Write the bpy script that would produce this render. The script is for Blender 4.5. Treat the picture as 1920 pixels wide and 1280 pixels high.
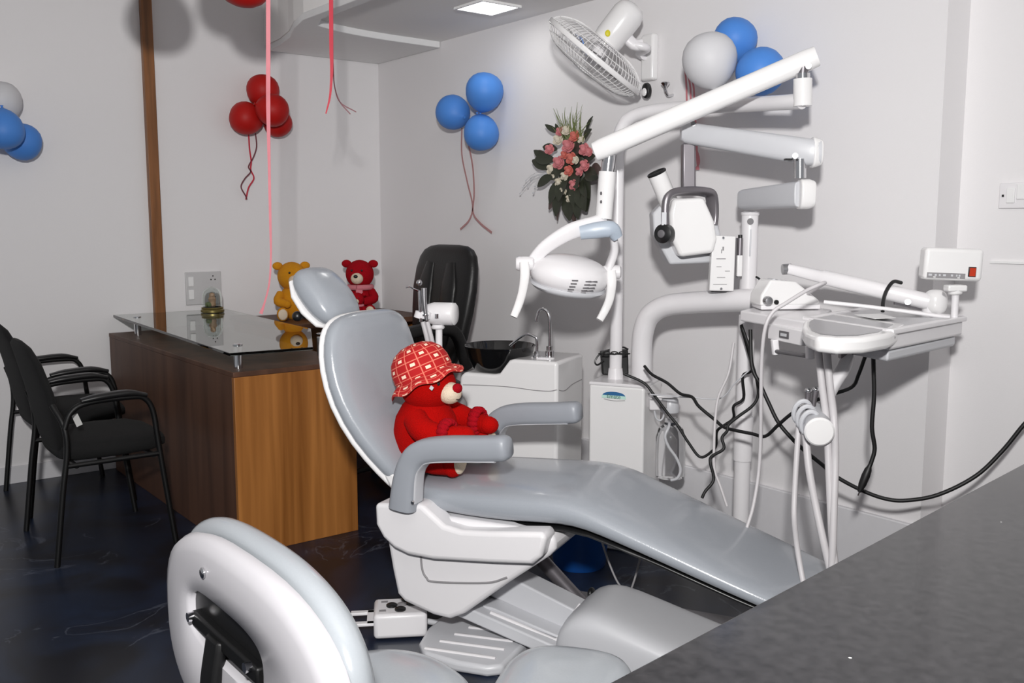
import bpy, bmesh, math, random
from mathutils import Vector as V, Matrix as M
random.seed(7)
for o in list(bpy.data.objects): bpy.data.objects.remove(o)
COL = bpy.context.scene.collection
SC = bpy.context.scene
PI = math.pi

# ------------------------------------------------------------------ camera
FPX, CXP, CYP, EYE = 1770.0, 960.0, 640.0, 1.35
PITCH, HEAD = math.radians(7.08), math.radians(38.1)
FH = V((math.sin(HEAD), math.cos(HEAD), 0)); RT = V((math.cos(HEAD), -math.sin(HEAD), 0)); UPV = V((0, 0, 1))
FW = FH*math.cos(PITCH) - UPV*math.sin(PITCH); UC = FH*math.sin(PITCH) + UPV*math.cos(PITCH)
CAM = V((0, 0, EYE))
cd = bpy.data.cameras.new('camera'); cam = bpy.data.objects.new('camera', cd); COL.objects.link(cam)
cd.sensor_width = 36; cd.lens = FPX/1920*36; cd.clip_start = .05
R3 = M((RT, UC, -FW)).transposed()
cam.matrix_world = M.Translation(CAM) @ R3.to_4x4()
SC.camera = cam

# ------------------------------------------------------------------ world, lamps, exposure
SC.view_settings.view_transform = 'Standard'; SC.view_settings.look = 'None'
SC.view_settings.gamma = 1; SC.view_settings.use_curve_mapping = False
SC.view_settings.exposure = 0.0
w = bpy.data.worlds.new('ambient_fill'); SC.world = w; w.use_nodes = True
bg = w.node_tree.nodes['Background']; bg.inputs[0].default_value = (.93, .95, 1, 1); bg.inputs[1].default_value = .31  # even ambient fill, added to brighten the room through its open sides
def area_lamp(name, loc, target, size, watts, col=(1, 1, 1), spread=PI):
    l = bpy.data.lights.new(name, 'AREA'); l.shape = 'SQUARE'; l.size = size; l.energy = watts; l.color = col; l.spread = spread
    o = bpy.data.objects.new(name, l); COL.objects.link(o); o.location = loc
    o.rotation_euler = (V(target) - V(loc)).to_track_quat('-Z', 'Y').to_euler(); return o
area_lamp('camera_flash', CAM + UPV*.55 - RT*.05 - FH*.3, (1.95, 2.8, 1.75), .13, 77, (1, .985, .97), math.radians(135))
area_lamp('ceiling_lamp_light', (2.84, 3.81, 2.38), (2.84, 3.81, 0), .2, .7, (1, .98, .95))

# ------------------------------------------------------------------ pixel -> place in the room
def ray(x, y): return FW + RT*((x-CXP)/FPX) + UC*(-(y-CYP)/FPX)
def S(x, y, d): r = ray(x, y); return CAM + r*(d/r.dot(FH))            # at a distance ahead
def Z(x, y, z): r = ray(x, y); return CAM + r*((z-EYE)/r.z)            # on a level
def WX(x, y, X): r = ray(x, y); return CAM + r*(X/r.x)                 # on a plane X
def WY(x, y, Y): r = ray(x, y); return CAM + r*(Y/r.y)
def SS(l): return [S(*p) for p in l]
UX = V((.457, -.889, 0)).normalized(); UY = V((-UX.y, UX.x, 0)); OC = V((1.846, 2.40, 0))   # axes of the dental chair
def C3(x, y, z): return OC + UX*x + UY*y + UPV*z
def CP(x, y, yl): r = ray(x, y); return CAM + r*((OC + UY*yl - CAM).dot(UY)/r.dot(UY))
def LY(p): return (p - OC).dot(UY)
def LX(p): return (p - OC).dot(UX)
AXC = M((UX, UY, UPV)).transposed()
AXV = M((RT, FH, UPV)).transposed()
ID = M.Identity(3)
def axes_to(zdir, hint=UPV):
    z = V(zdir).normalized(); h = V(hint)
    if abs(z.dot(h.normalized())) > .98: h = V((1, 0, 0)) if abs(z.x) < .9 else V((0, 1, 0))
    x = h.cross(z).normalized(); y = z.cross(x); return M((x, y, z)).transposed()

# ------------------------------------------------------------------ materials
def nt(name):
    m = bpy.data.materials.new(name); m.use_nodes = True
    return m, m.node_tree, m.node_tree.nodes['Principled BSDF']
def lin(c): return tuple(((v/255)/12.92 if v/255 <= .04045 else ((v/255+.055)/1.055)**2.4) for v in c)
def setp(b, **k):
    for n, v in k.items(): b.inputs[n.replace('_', ' ')].default_value = v
def mat(name, rgb, rough=.5, metal=0, coat=0, bump=0, bscale=40, var=.03, spec=.5, **k):
    m, t, b = nt(name); c = lin(rgb); N = t.nodes; L = t.links
    setp(b, Roughness=rough, Metallic=metal, Coat_Weight=coat, Coat_Roughness=.08, Specular_IOR_Level=spec)
    tc = N.new('ShaderNodeTexCoord'); no = N.new('ShaderNodeTexNoise'); no.inputs['Scale'].default_value = bscale; no.inputs['Detail'].default_value = 4
    L.new(tc.outputs['Object'], no.inputs['Vector'])
    mx = N.new('ShaderNodeMix'); mx.data_type = 'RGBA'
    mx.inputs['A'].default_value = tuple(v*(1-var) for v in c)+(1,); mx.inputs['B'].default_value = tuple(min(1, v*(1+var)) for v in c)+(1,)
    L.new(no.outputs['Fac'], mx.inputs['Factor']); L.new(mx.outputs['Result'], b.inputs['Base Color'])
    if bump:
        bp = N.new('ShaderNodeBump'); bp.inputs['Strength'].default_value = bump; bp.inputs['Distance'].default_value = .01
        L.new(no.outputs['Fac'], bp.inputs['Height']); L.new(bp.outputs['Normal'], b.inputs['Normal'])
    for n, v in k.items(): b.inputs[n.replace('_', ' ')].default_value = v
    return m
WALL = mat('wall_paint', (228, 226, 227), .65, bump=.04, bscale=180, var=.012)
CEIL = mat('ceiling_paint', (238, 236, 234), .8, bump=.03, bscale=120, var=.012)
TRIMW = mat('white_trim_paint', (232, 232, 232), .5)
PLAST = mat('white_plastic', (228, 226, 228), .28, coat=.15, var=.01)
PLASTG = mat('light_grey_plastic', (198, 199, 203), .35, var=.015)
ENAMEL = mat('white_enamel', (232, 231, 231), .2, coat=.3, var=.008)
VINYL = mat('grey_vinyl', (156, 161, 168), .24, coat=.35, bump=.05, bscale=260, var=.04)
VINYLL = mat('pale_grey_vinyl', (160, 165, 170), .22, coat=.35, bump=.03, bscale=240, var=.03)
ARMG = mat('arm_grey', (147, 151, 158), .4, var=.02)
CHROME = mat('chrome', (215, 215, 217), .12, 1, var=.02)
STEEL = mat('brushed_steel', (180, 180, 182), .3, 1, bump=.03, bscale=300)
GUNM = mat('grey_metal', (128, 124, 128), .35, .7)
BOLT = mat('satin_bolt', (150, 150, 152), .45, .8)
BLK = mat('black_plastic', (20, 20, 21), .35)
BLKF = mat('black_fabric', (7, 7, 8), .92, bump=.3, bscale=400, var=.2)
BLKL = mat('black_leather', (13, 12, 12), .42, bump=.12, bscale=160, var=.15)
BLKM = mat('black_metal', (9, 9, 10), .5, .2)
STOOLW = mat('stool_white_plastic', (192, 190, 194), .34, coat=.05, var=.01)
RUBB = mat('black_rubber', (16, 16, 17), .5)
BOWLM = mat('black_glass_bowl', (16, 16, 17), .1, coat=.4)
DGRY = mat('dark_grey', (95, 93, 96), .5)
MGRY = mat('mid_grey', (140, 138, 140), .5)
BLUEB = mat('blue_rubber', (76, 134, 212), .5, spec=.3, coat=0, bump=.01, var=.05, Subsurface_Weight=.0)
WHITEB = mat('white_rubber', (206, 206, 209), .5, spec=.3)
REDB = mat('red_rubber', (176, 24, 20), .5, spec=.25, var=.05)
PINKR = mat('pink_ribbon', (192, 116, 124), .35, var=.1)
REDR = mat('red_ribbon', (190, 40, 60), .35, var=.1)
BRWR = mat('brown_ribbon', (110, 58, 66), .4, var=.2)
ROSER = mat('dusty_ribbon', (176, 128, 128), .4, var=.15)
PLUSH = mat('red_plush', (176, 8, 5), .95, bump=.6, bscale=320, var=.25, spec=.1)
PLUSHD = mat('deep_red_plush', (168, 14, 28), .95, bump=.7, bscale=300, var=.25, spec=.1)
CREAM = mat('cream_plush', (232, 214, 190), .95, bump=.6, bscale=320, var=.08)
YELL = mat('yellow_plush', (214, 142, 8), .95, bump=.6, bscale=280, var=.18)
PINKP = mat('pink_plush', (214, 128, 138), .95, bump=.6, bscale=280, var=.2)
GOLD = mat('aged_brass', (130, 118, 70), .35, .8, var=.2)
FIGM = mat('carved_tan', (186, 146, 112), .6, var=.2, bump=.3)
BLUEP = mat('blue_plastic', (16, 66, 132), .35)
LOGOB = mat('logo_blue', (44, 100, 150), .4)
LOGOG = mat('logo_pale_green', (190, 226, 214), .4)
SWR = mat('red_switch', (190, 60, 34), .3)
BLUGRY = mat('blue_grey_plastic', (172, 183, 196), .35)
HOSE = mat('grey_hose', (196, 193, 195), .45)
LEAFD = mat('dark_leaf', (48, 52, 40), .5, var=.3)
LEAFB = mat('brown_leaf', (86, 70, 66), .55, var=.3)
GRASS = mat('green_blade', (104, 116, 62), .55, var=.3)
ROSEP = mat('pink_rose', (196, 118, 122), .7, var=.25, bscale=90)
ROSEO = mat('coral_rose', (196, 104, 92), .7, var=.25, bscale=90)
ROSEC = mat('cream_rose', (206, 198, 180), .7, var=.15, bscale=90)
YSTK = mat('yellow_sticker', (206, 196, 30), .5)
SKIRT = mat('skirting_paint', (214, 213, 216), .5)

def wood(name, a, b_, scale=(30, 30, 1.2), rough=.4, spec=.4):
    m, t, b = nt(name); N = t.nodes; L = t.links; setp(b, Roughness=rough, Specular_IOR_Level=spec)
    tc = N.new('ShaderNodeTexCoord'); mp = N.new('ShaderNodeMapping'); mp.inputs['Scale'].default_value = scale
    L.new(tc.outputs['Object'], mp.inputs['Vector'])
    n1 = N.new('ShaderNodeTexNoise'); n1.inputs['Scale'].default_value = 1; n1.inputs['Detail'].default_value = 6; n1.inputs['Distortion'].default_value = .4
    L.new(mp.outputs['Vector'], n1.inputs['Vector'])
    cr = N.new('ShaderNodeValToRGB'); e = cr.color_ramp.elements
    e[0].position = .3; e[1].position = .7; e[0].color = lin(a)+(1,); e[1].color = lin(b_)+(1,)
    L.new(n1.outputs['Fac'], cr.inputs['Fac']); L.new(cr.outputs['Color'], b.inputs['Base Color']); return m
WOOD = wood('teak_laminate', (128, 78, 32), (178, 118, 60), (16, 16, .7))
WOODD = wood('walnut_laminate', (70, 46, 34), (96, 66, 50), (10, 10, .8), .5, .3)
WOODT = wood('brown_trim_wood', (104, 66, 36), (146, 96, 56), (40, 40, 2))

def floor_mat():
    m, t, b = nt('navy_marble_floor'); N = t.nodes; L = t.links; setp(b, Roughness=.3, Specular_IOR_Level=.28)
    tc = N.new('ShaderNodeTexCoord')
    n1 = N.new('ShaderNodeTexNoise'); n1.inputs['Scale'].default_value = 2.6; n1.inputs['Detail'].default_value = 8; n1.inputs['Distortion'].default_value = 1.2
    L.new(tc.outputs['Object'], n1.inputs['Vector'])
    cr = N.new('ShaderNodeValToRGB'); e = cr.color_ramp.elements
    e[0].position = .36; e[0].color = lin((24, 25, 32))+(1,); e[1].position = .66; e[1].color = lin((32, 42, 62))+(1,)
    L.new(n1.outputs['Fac'], cr.inputs['Fac'])
    n2 = N.new('ShaderNodeTexNoise'); n2.inputs['Scale'].default_value = 1.7; n2.inputs['Detail'].default_value = 7; n2.inputs['Distortion'].default_value = 2.2
    L.new(tc.outputs['Object'], n2.inputs['Vector'])
    a = N.new('ShaderNodeMath'); a.operation = 'SUBTRACT'; a.inputs[1].default_value = .5; L.new(n2.outputs['Fac'], a.inputs[0])
    ab = N.new('ShaderNodeMath'); ab.operation = 'ABSOLUTE'; L.new(a.outputs[0], ab.inputs[0])
    v = N.new('ShaderNodeValToRGB'); ve = v.color_ramp.elements; ve[0].position = 0; ve[0].color = (.28, .28, .28, 1); ve[1].position = .012; ve[1].color = (0, 0, 0, 1)
    L.new(ab.outputs[0], v.inputs['Fac'])
    n3 = N.new('ShaderNodeTexNoise'); n3.inputs['Scale'].default_value = 1.3; L.new(tc.outputs['Object'], n3.inputs['Vector'])
    gt = N.new('ShaderNodeMath'); gt.operation = 'GREATER_THAN'; gt.inputs[1].default_value = .52; L.new(n3.outputs['Fac'], gt.inputs[0])
    mu = N.new('ShaderNodeMath'); mu.operation = 'MULTIPLY'; L.new(v.outputs['Color'], mu.inputs[0]); L.new(gt.outputs[0], mu.inputs[1])
    mx = N.new('ShaderNodeMix'); mx.data_type = 'RGBA'; mx.inputs['B'].default_value = lin((120, 126, 140))+(1,)
    L.new(mu.outputs[0], mx.inputs['Factor']); L.new(cr.outputs['Color'], mx.inputs['A']); L.new(mx.outputs['Result'], b.inputs['Base Color']); return m
FLOOR = floor_mat()
def granite():
    m, t, b = nt('dark_granite'); N = t.nodes; L = t.links; setp(b, Roughness=.13, Specular_IOR_Level=.34)
    tc = N.new('ShaderNodeTexCoord')
    n1 = N.new('ShaderNodeTexNoise'); n1.inputs['Scale'].default_value = 60; n1.inputs['Detail'].default_value = 8; L.new(tc.outputs['Object'], n1.inputs['Vector'])
    cr = N.new('ShaderNodeValToRGB'); e = cr.color_ramp.elements
    e[0].position = .3; e[0].color = lin((30, 30, 32))+(1,); e[1].position = .75; e[1].color = lin((52, 51, 53))+(1,)
    L.new(n1.outputs['Fac'], cr.inputs['Fac'])
    vo = N.new('ShaderNodeTexVoronoi'); vo.inputs['Scale'].default_value = 26; L.new(tc.outputs['Object'], vo.inputs['Vector'])
    lt = N.new('ShaderNodeMath'); lt.operation = 'LESS_THAN'; lt.inputs[1].default_value = .075; L.new(vo.outputs['Distance'], lt.inputs[0])
    n3 = N.new('ShaderNodeTexNoise'); n3.inputs['Scale'].default_value = 11; L.new(tc.outputs['Object'], n3.inputs['Vector'])
    gt = N.new('ShaderNodeMath'); gt.operation = 'GREATER_THAN'; gt.inputs[1].default_value = .62; L.new(n3.outputs['Fac'], gt.inputs[0])
    mu = N.new('ShaderNodeMath'); mu.operation = 'MULTIPLY'; L.new(lt.outputs[0], mu.inputs[0]); L.new(gt.outputs[0], mu.inputs[1])
    mx = N.new('ShaderNodeMix'); mx.data_type = 'RGBA'; mx.inputs['B'].default_value = (.6, .6, .58, 1)
    L.new(mu.outputs[0], mx.inputs['Factor']); L.new(cr.outputs['Color'], mx.inputs['A']); L.new(mx.outputs['Result'], b.inputs['Base Color']); return m
GRANITE = granite()
def plaid():
    m, t, b = nt('red_plaid_cloth'); N = t.nodes; L = t.links; setp(b, Roughness=.9)
    uv = N.new('ShaderNodeUVMap'); sx = N.new('ShaderNodeSeparateXYZ'); L.new(uv.outputs['UV'], sx.inputs[0])
    def mth(op, a, bb=None):
        n = N.new('ShaderNodeMath'); n.operation = op
        for i, q in enumerate((a, bb)):
            if q is None: continue
            if isinstance(q, (int, float)): n.inputs[i].default_value = q
            else: L.new(q, n.inputs[i])
        return n.outputs[0]
    fs = [mth('FRACT', mth('MULTIPLY', sx.outputs[i], k)) for i, k in ((0, 14), (1, 7))]
    d = [mth('ABSOLUTE', mth('SUBTRACT', f, .5)) for f in fs]
    sq = mth('MULTIPLY', mth('LESS_THAN', d[0], .2), mth('LESS_THAN', d[1], .2))
    ln = mth('MAXIMUM', mth('GREATER_THAN', d[0], .455), mth('GREATER_THAN', d[1], .44))
    pr = mth('FRACT', mth('MULTIPLY', mth('ADD', mth('FLOOR', mth('MULTIPLY', sx.outputs[0], 14)), mth('FLOOR', mth('MULTIPLY', sx.outputs[1], 7))), .5))
    sq = mth('MULTIPLY', sq, mth('LESS_THAN', pr, .25))
    m1 = N.new('ShaderNodeMix'); m1.data_type = 'RGBA'; m1.inputs['A'].default_value = lin((176, 16, 20))+(1,); m1.inputs['B'].default_value = lin((226, 120, 100))+(1,); L.new(ln, m1.inputs['Factor'])
    m2 = N.new('ShaderNodeMix'); m2.data_type = 'RGBA'; m2.inputs['B'].default_value = lin((245, 215, 190))+(1,); L.new(sq, m2.inputs['Factor']); L.new(m1.outputs['Result'], m2.inputs['A'])
    L.new(m2.outputs['Result'], b.inputs['Base Color']); return m
PLAID = plaid()
def glassm(name, rgb, rough=0, alpha_mix=None):
    m, t, b = nt(name); setp(b, Base_Color=rgb+(1,), Roughness=rough, Transmission_Weight=1, IOR=1.45); return m
GLASS = glassm('clear_glass', (.93, .97, .95)); GLASSG = glassm('greenish_glass_sheet', (.74, .82, .77))
CLEARP = glassm('clear_plastic', (.93, .94, .95), .05)
def emis(name, s):
    m, t, b = nt(name); setp(b, Base_Color=(.9, .9, .9, 1), Emission_Color=(1, 1, .98, 1), Emission_Strength=s); return m
LEDM = emis('lit_diffuser', 4)

# ------------------------------------------------------------------ mesh builder
def catmull(P, res):
    P = [V(p) for p in P]
    if len(P) < 3 or res < 2: return P
    out = []
    for i in range(len(P)-1):
        p0 = P[i-1] if i else P[0]*2-P[1]; p1, p2 = P[i], P[i+1]; p3 = P[i+2] if i+2 < len(P) else P[-1]*2-P[-2]
        for k in range(res):
            t = k/res
            out.append(.5*((2*p1)+(p2-p0)*t+(2*p0-5*p1+4*p2-p3)*t*t+(3*p1-p0-3*p2+p3)*t**3))
    out.append(P[-1]); return out
def lerp_list(r, n):
    if not isinstance(r, (list, tuple)): return [r]*n
    o = []
    for i in range(n):
        f = i/(n-1)*(len(r)-1); k = min(int(f), len(r)-2); o.append(r[k]+(r[k+1]-r[k])*(f-k))
    return o
def sup(a, b, e, n):
    o = []
    for i in range(n):
        t = 2*PI*i/n; c, s = math.cos(t), math.sin(t)
        o.append((a*math.copysign(abs(c)**(2/e), c), b*math.copysign(abs(s)**(2/e), s)))
    return o
class MB:
    def __init__(s): s.v = []; s.f = []; s.uv = {}
    def add(s, vs, fs, uvs=None):
        o = len(s.v); s.v += [V(v) for v in vs]
        for i, f in enumerate(fs):
            if uvs and uvs[i]: s.uv[len(s.f)] = uvs[i]
            s.f.append([o+j for j in f])
        return s
    def box(s, c, size, R=ID):
        c = V(c); x, y, z = [k/2 for k in size]
        vs = [c + R @ V((i*x, j*y, k*z)) for k in (-1, 1) for j in (-1, 1) for i in (-1, 1)]
        return s.add(vs, [(0, 2, 3, 1), (4, 5, 7, 6), (0, 1, 5, 4), (2, 6, 7, 3), (0, 4, 6, 2), (1, 3, 7, 5)])
    def loft(s, rings, cap=True, uv=False):
        n = len(rings[0]); vs = [p for r in rings for p in r]; fs = []; us = []
        for i in range(len(rings)-1):
            for j in range(n):
                k = (j+1) % n; fs.append((i*n+j, i*n+k, (i+1)*n+k, (i+1)*n+j))
                us.append([(j/n, i/(len(rings)-1)), ((j+1)/n, i/(len(rings)-1)), ((j+1)/n, (i+1)/(len(rings)-1)), (j/n, (i+1)/(len(rings)-1))])
        if cap:
            fs.append(tuple(range(n-1, -1, -1))); fs.append(tuple(range((len(rings)-1)*n, len(rings)*n))); us += [None, None]
        return s.add(vs, fs, us if uv else None)
    def sweep(s, P, sec, res=6, hint=UPV, scale=1.0, cap=True):
        P = catmull(P, res); n = len(P); sc = lerp_list(scale, n)
        T = [(P[min(i+1, n-1)]-P[max(i-1, 0)]).normalized() for i in range(n)]
        a = V(hint) - T[0]*V(hint).dot(T[0])
        if a.length < 1e-3: a = T[0].orthogonal()
        a.normalize(); rings = []
        for i in range(n):
            a = (a - T[i]*a.dot(T[i])).normalized(); b = T[i].cross(a)
            rings.append([P[i] + (b*x + a*y)*sc[i] for x, y in sec])
        return s.loft(rings, cap)
    def tube(s, P, r, n=12, res=6, cap=True):
        return s.sweep(P, sup(1, 1, 2, n), res, scale=r, cap=cap) if isinstance(r, (list, tuple)) else s.sweep(P, sup(r, r, 2, n), res, cap=cap)
    def prism(s, poly, vec):
        n = len(poly); vec = V(vec); vs = [V(p) for p in poly] + [V(p)+vec for p in poly]
        return s.add(vs, [tuple(range(n-1, -1, -1)), tuple(range(n, 2*n))] + [(i, (i+1) % n, n+(i+1) % n, n+i) for i in range(n)])
    def lathe(s, prof, c, R=ID, n=32, cap=True, uv=False):
        c = V(c); return s.loft([[c + R @ V((r*math.cos(2*PI*i/n), r*math.sin(2*PI*i/n), z)) for i in range(n)] for r, z in prof], cap, uv)
    def cyl(s, a, b, r, n=20, r2=None):
        a, b = V(a), V(b); h = (b-a).length; return s.lathe([(r, 0), (r if r2 is None else r2, h)], a, axes_to(b-a), n)
    def ell(s, c, rad, R=ID, nu=24, nv=14, e=2):
        c = V(c); rings = []
        for i in range(nv+1):
            ph = -PI/2 + PI*i/nv; cz, sz = math.cos(ph), math.sin(ph)
            z = math.copysign(abs(sz)**(2/e), sz)*rad[2]; k = max(abs(cz)**(2/e), .002)
            rings.append([c + R @ V((rad[0]*k*math.cos(2*PI*j/nu), rad[1]*k*math.sin(2*PI*j/nu), z)) for j in range(nu)])
        return s.loft(rings)

ROOT = {}
def loc_of(o):
    while o.parent: o = o.parent
    return ROOT[o.name]
def build(name, mb, m, origin, bevel=0, seg=3, smooth=40, sub=0):
    me = bpy.data.meshes.new(name); me.from_pydata([v-origin for v in mb.v], [], mb.f); me.validate()
    bm = bmesh.new(); bm.from_mesh(me); bmesh.ops.recalc_face_normals(bm, faces=bm.faces); bm.to_mesh(me); bm.free()
    if mb.uv and len(me.polygons) == len(mb.f):
        ul = me.uv_layers.new(name='UVMap')
        for fi, us in mb.uv.items():
            p = me.polygons[fi]; vi = {mb.f[fi][k]: us[k] for k in range(len(us))}
            for li in p.loop_indices: ul.data[li].uv = vi.get(me.loops[li].vertex_index, (0, 0))
    me.materials.append(m)
    if smooth:
        me.polygons.foreach_set('use_smooth', [True]*len(me.polygons)); me.set_sharp_from_angle(angle=math.radians(smooth))
    o = bpy.data.objects.new(name, me); COL.objects.link(o)
    if bevel:
        md = o.modifiers.new('bevel', 'BEVEL'); md.width = bevel; md.segments = seg; md.limit_method = 'ANGLE'; md.angle_limit = math.radians(40)
    if sub:
        md = o.modifiers.new('sub', 'SUBSURF'); md.levels = sub; md.render_levels = sub
    return o
def part(name, mb, m, parent, label=None, kind=None, **k):
    o = build(name, mb, m, loc_of(parent), **k); o.parent = parent
    if label: o['label'] = label
    if kind: o['kind'] = kind
    return o
def thing(name, label, cat, loc, group=None):
    o = bpy.data.objects.new(name, None); COL.objects.link(o); o.location = loc; o.empty_display_size = .05
    ROOT[o.name] = V(loc); o['label'] = label; o['category'] = cat
    if group: o['group'] = group
    return o
def single(name, mb, m, label, cat, loc, group=None, **k):
    o = build(name, mb, m, V(loc), **k); o.location = loc; ROOT[o.name] = V(loc); o['label'] = label; o['category'] = cat
    if group: o['group'] = group
    return o
def struct(name, mb, m, **k):
    o = build(name, mb, m, V((0, 0, 0)), **k); o['kind'] = 'structure'; ROOT[o.name] = V((0, 0, 0)); return o
def copy_tree(o, parent=None):
    c = o.copy(); COL.objects.link(c)
    if parent: c.parent = parent
    for ch in list(o.children): copy_tree(ch, c)
    return c
def screw(p, ax, r=.006): return MB().lathe([(r*.6, 0), (r, .001), (r, .004), (r*.7, .006)], p, axes_to(ax), 12)
# @@STRUCTURE
# ------------------------------------------------------------------ the room
BX, BY, RX, SY, REC = 3.16, 5.42, 3.16, 1.67, 3.31     # back wall Y, right wall X, the step in it
struct('floor', MB().box((1.0, 2.0, -.05), (6.2, 7.4, .1)), FLOOR, smooth=0)
struct('wall_back', MB().box((.6, BY+.06, 1.45), (5.4, .12, 2.9)), WALL, smooth=0)
o = [(RX, BY), (RX, SY), (REC, SY), (REC, -1.6), (REC+.15, -1.6), (REC+.15, BY)]
struct('wall_right', MB().prism([(x, y, 0) for x, y in o], (0, 0, 2.9)), WALL, smooth=0)
slab = [(2.40, BY), (2.385, 5.2), (2.33, 4.95), (2.25, 4.72), (2.2, 4.5), (2.2, -1.6), (REC, -1.6), (REC, BY)]
struct('ceiling', MB().box((.6, 2.0, 2.86), (5.6, 7.2, .1)).prism([(x, y, 2.40) for x, y in slab], (0, 0, .42)), CEIL, smooth=0)
rim = [(2.41, 5.41), (2.39, 5.2), (2.335, 4.95), (2.25, 4.72), (2.195, 4.5), (2.2, 3.0), (2.26, 3.0), (2.26, 4.42), (2.32, 4.58)] + \
      [tuple(p)[:2] for p in catmull([(2.32, 4.58, 0), (2.5, 4.65, 0), (2.75, 4.69, 0), (3.155, 4.70, 0)], 5)[1:]] + [(3.155, 5.41)]
struct('trim_2', MB().prism([(x, y, 2.365) for x, y in rim], (0, 0, .036)), TRIMW, bevel=.004)
struct('trim_1', MB().box((1.708, BY-.02, 1.42), (.058, .04, 2.8)), WOODT, bevel=.003)
struct('baseboard_back', MB().box((.6, BY-.006, .045), (5.0, .012, .09)), SKIRT, bevel=.002)
sk = [(RX, BY-.01), (RX, SY), (REC, SY), (REC, -1.5), (REC-.022, -1.5), (REC-.022, SY-.022), (RX-.022, SY-.022), (RX-.022, BY-.01)]
struct('baseboard_right', MB().prism([(x, y, 0) for x, y in sk], (0, 0, .283)), SKIRT, bevel=.004)
g = WX(1858, 491, REC)
struct('trim_3', MB().box((REC-.004, g.y-.3, g.z), (.008, .6, .008)), TRIMW, smooth=0)

def ceiling_light(x, y, label):
    t = thing('ceiling_light', label, 'ceiling light', (x, y, 2.40), 'small square ceiling lights')
    fr = MB()
    for dx, dy, sx, sy in ((0, .112, .236, .012), (0, -.112, .236, .012), (.112, 0, .012, .212), (-.112, 0, .012, .212)):
        fr.box((x+dx, y+dy, 2.395), (sx, sy, .012))
    part('frame', fr, TRIMW, t); part('diffuser', MB().box((x, y, 2.397), (.212, .212, .008)), LEDM, t); return t
ceiling_light(2.84, 3.815, 'small square lit ceiling panel above the wall balloons')

# wall sockets and switches
p = WY(382, 540, BY-.008); t = thing('wall_socket', 'white double socket plate on the back wall behind the glass dome', 'socket', (p.x, BY, p.z))
part('plate', MB().box((p.x, BY-.006, p.z), (.21, .012, .19)), mat('socket_plate', (196, 195, 196), .4), t, bevel=.004)
for dx in (-.075,):
    for dz in (.04, -.035): part('switch_rocker', MB().box((p.x+dx, BY-.014, p.z+dz), (.03, .008, .055)), TRIMW, t, bevel=.002)
for dz in (.055, -.045):
    h = MB()
    for a, b in ((0, .014), (-.012, -.006), (.012, -.006)): h.cyl((p.x+.055+a, BY-.0125, p.z+dz+b), (p.x+.055+a, BY-.0135, p.z+dz+b), .004, 10)
    part('socket_holes', h, BLK, t, smooth=0)
p = WX(1925, 366, REC); t = thing('switch_plate', 'white switch plate on the right wall at the photo edge', 'switch', (REC, p.y, p.z))
part('plate', MB().box((REC-.006, p.y, p.z), (.012, .17, .085)), PLAST, t, bevel=.003)
for k, dy in enumerate((.045, .012, -.021, -.054)):
    part('switch_rocker', MB().box((REC-.014, p.y+dy, p.z+(.012 if k else .0)), (.008, .027, .05)), TRIMW, t, bevel=.002)
part('indicator', MB().box((REC-.0135, p.y+.071, p.z+.0), (.004, .006, .008)), BLK, t)

# ------------------------------------------------------------------ reception desk
DX0, DX1, DY0, DY1 = 1.425, 1.97, 3.62, BY-.045
t = thing('reception_desk', 'wooden reception counter with raised glass top and a dark long side', 'desk', (1.7, 4.4, 0))
part('side_panel', MB().box((DX0+.012, (DY0+DY1)/2+.012, .37), (.024, DY1-DY0-.024, .74)), WOODD, t, label='dark walnut long side', bevel=.002)
part('front_panel', MB().box(((DX0+DX1)/2, DY0+.012, .37), (DX1-DX0, .024, .74)), WOOD, t, label='teak front end', bevel=.002)
part('inner_panel', MB().box((DX1-.012, (DY0+DY1)/2+.012, .37), (.024, DY1-DY0-.024, .74)), WOOD, t, bevel=.002)
part('worktop', MB().box(((DX0+DX1)/2, (DY0+DY1)/2, .751), (DX1-DX0+.004, DY1-DY0, .022)), WOODD, t, bevel=.003)
part('plinth', MB().box(((DX0+DX1)/2, (DY0+DY1)/2, .03), (DX1-DX0-.05, DY1-DY0-.06, .058)), BLK, t)
GZ = .858
gl = [Z(425, 662, GZ), Z(585, 647, GZ), V((2.06, 4.1, GZ)), V((2.08, BY-.03, GZ)), V((1.38, BY-.03, GZ)), Z(228, 597, GZ)]
gl = [V((q.x, min(q.y, BY-.03), GZ)) for q in gl]
gl = [V((1.365, 3.50, GZ)), V((1.70, 3.47, GZ)), V((2.00, 4.10, GZ)), V((2.08, BY-.03, GZ)), V((1.455, BY-.03, GZ))]
part('glass_top', MB().prism(gl, (0, 0, -.012)), GLASSG, t, smooth=0, bevel=.002, label='clear glass counter top on steel posts')
for x, y in ((1.485, 3.72), (1.52, 5.18), (1.93, 3.86), (1.95, 5.18)):
    s_ = part('standoff', MB().cyl((x, y, .762), (x, y, GZ-.0125), .018), CHROME, t)
    part('cap', MB().lathe([(.02, 0), (.02, .004), (.014, .006)], (x, y, GZ), ID, 20), CHROME, s_)
# lower table in the corner behind
t = thing('corner_table', 'dark brown wooden table in the corner behind the reception desk', 'table', (2.6, 5.05, 0))
part('tabletop', MB().box((2.62, 5.08, .79), (1.02, .62, .03)), WOODD, t, bevel=.003)
part('side_panel', MB().box((2.14, 5.08, .386), (.025, .58, .772)), WOOD, t, bevel=.002)
part('side_panel', MB().box((3.10, 5.08, .386), (.025, .58, .772)), WOOD, t, bevel=.002)
part('back_panel', MB().box((2.62, 5.35, .45), (.93, .02, .64)), WOOD, t)

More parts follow.
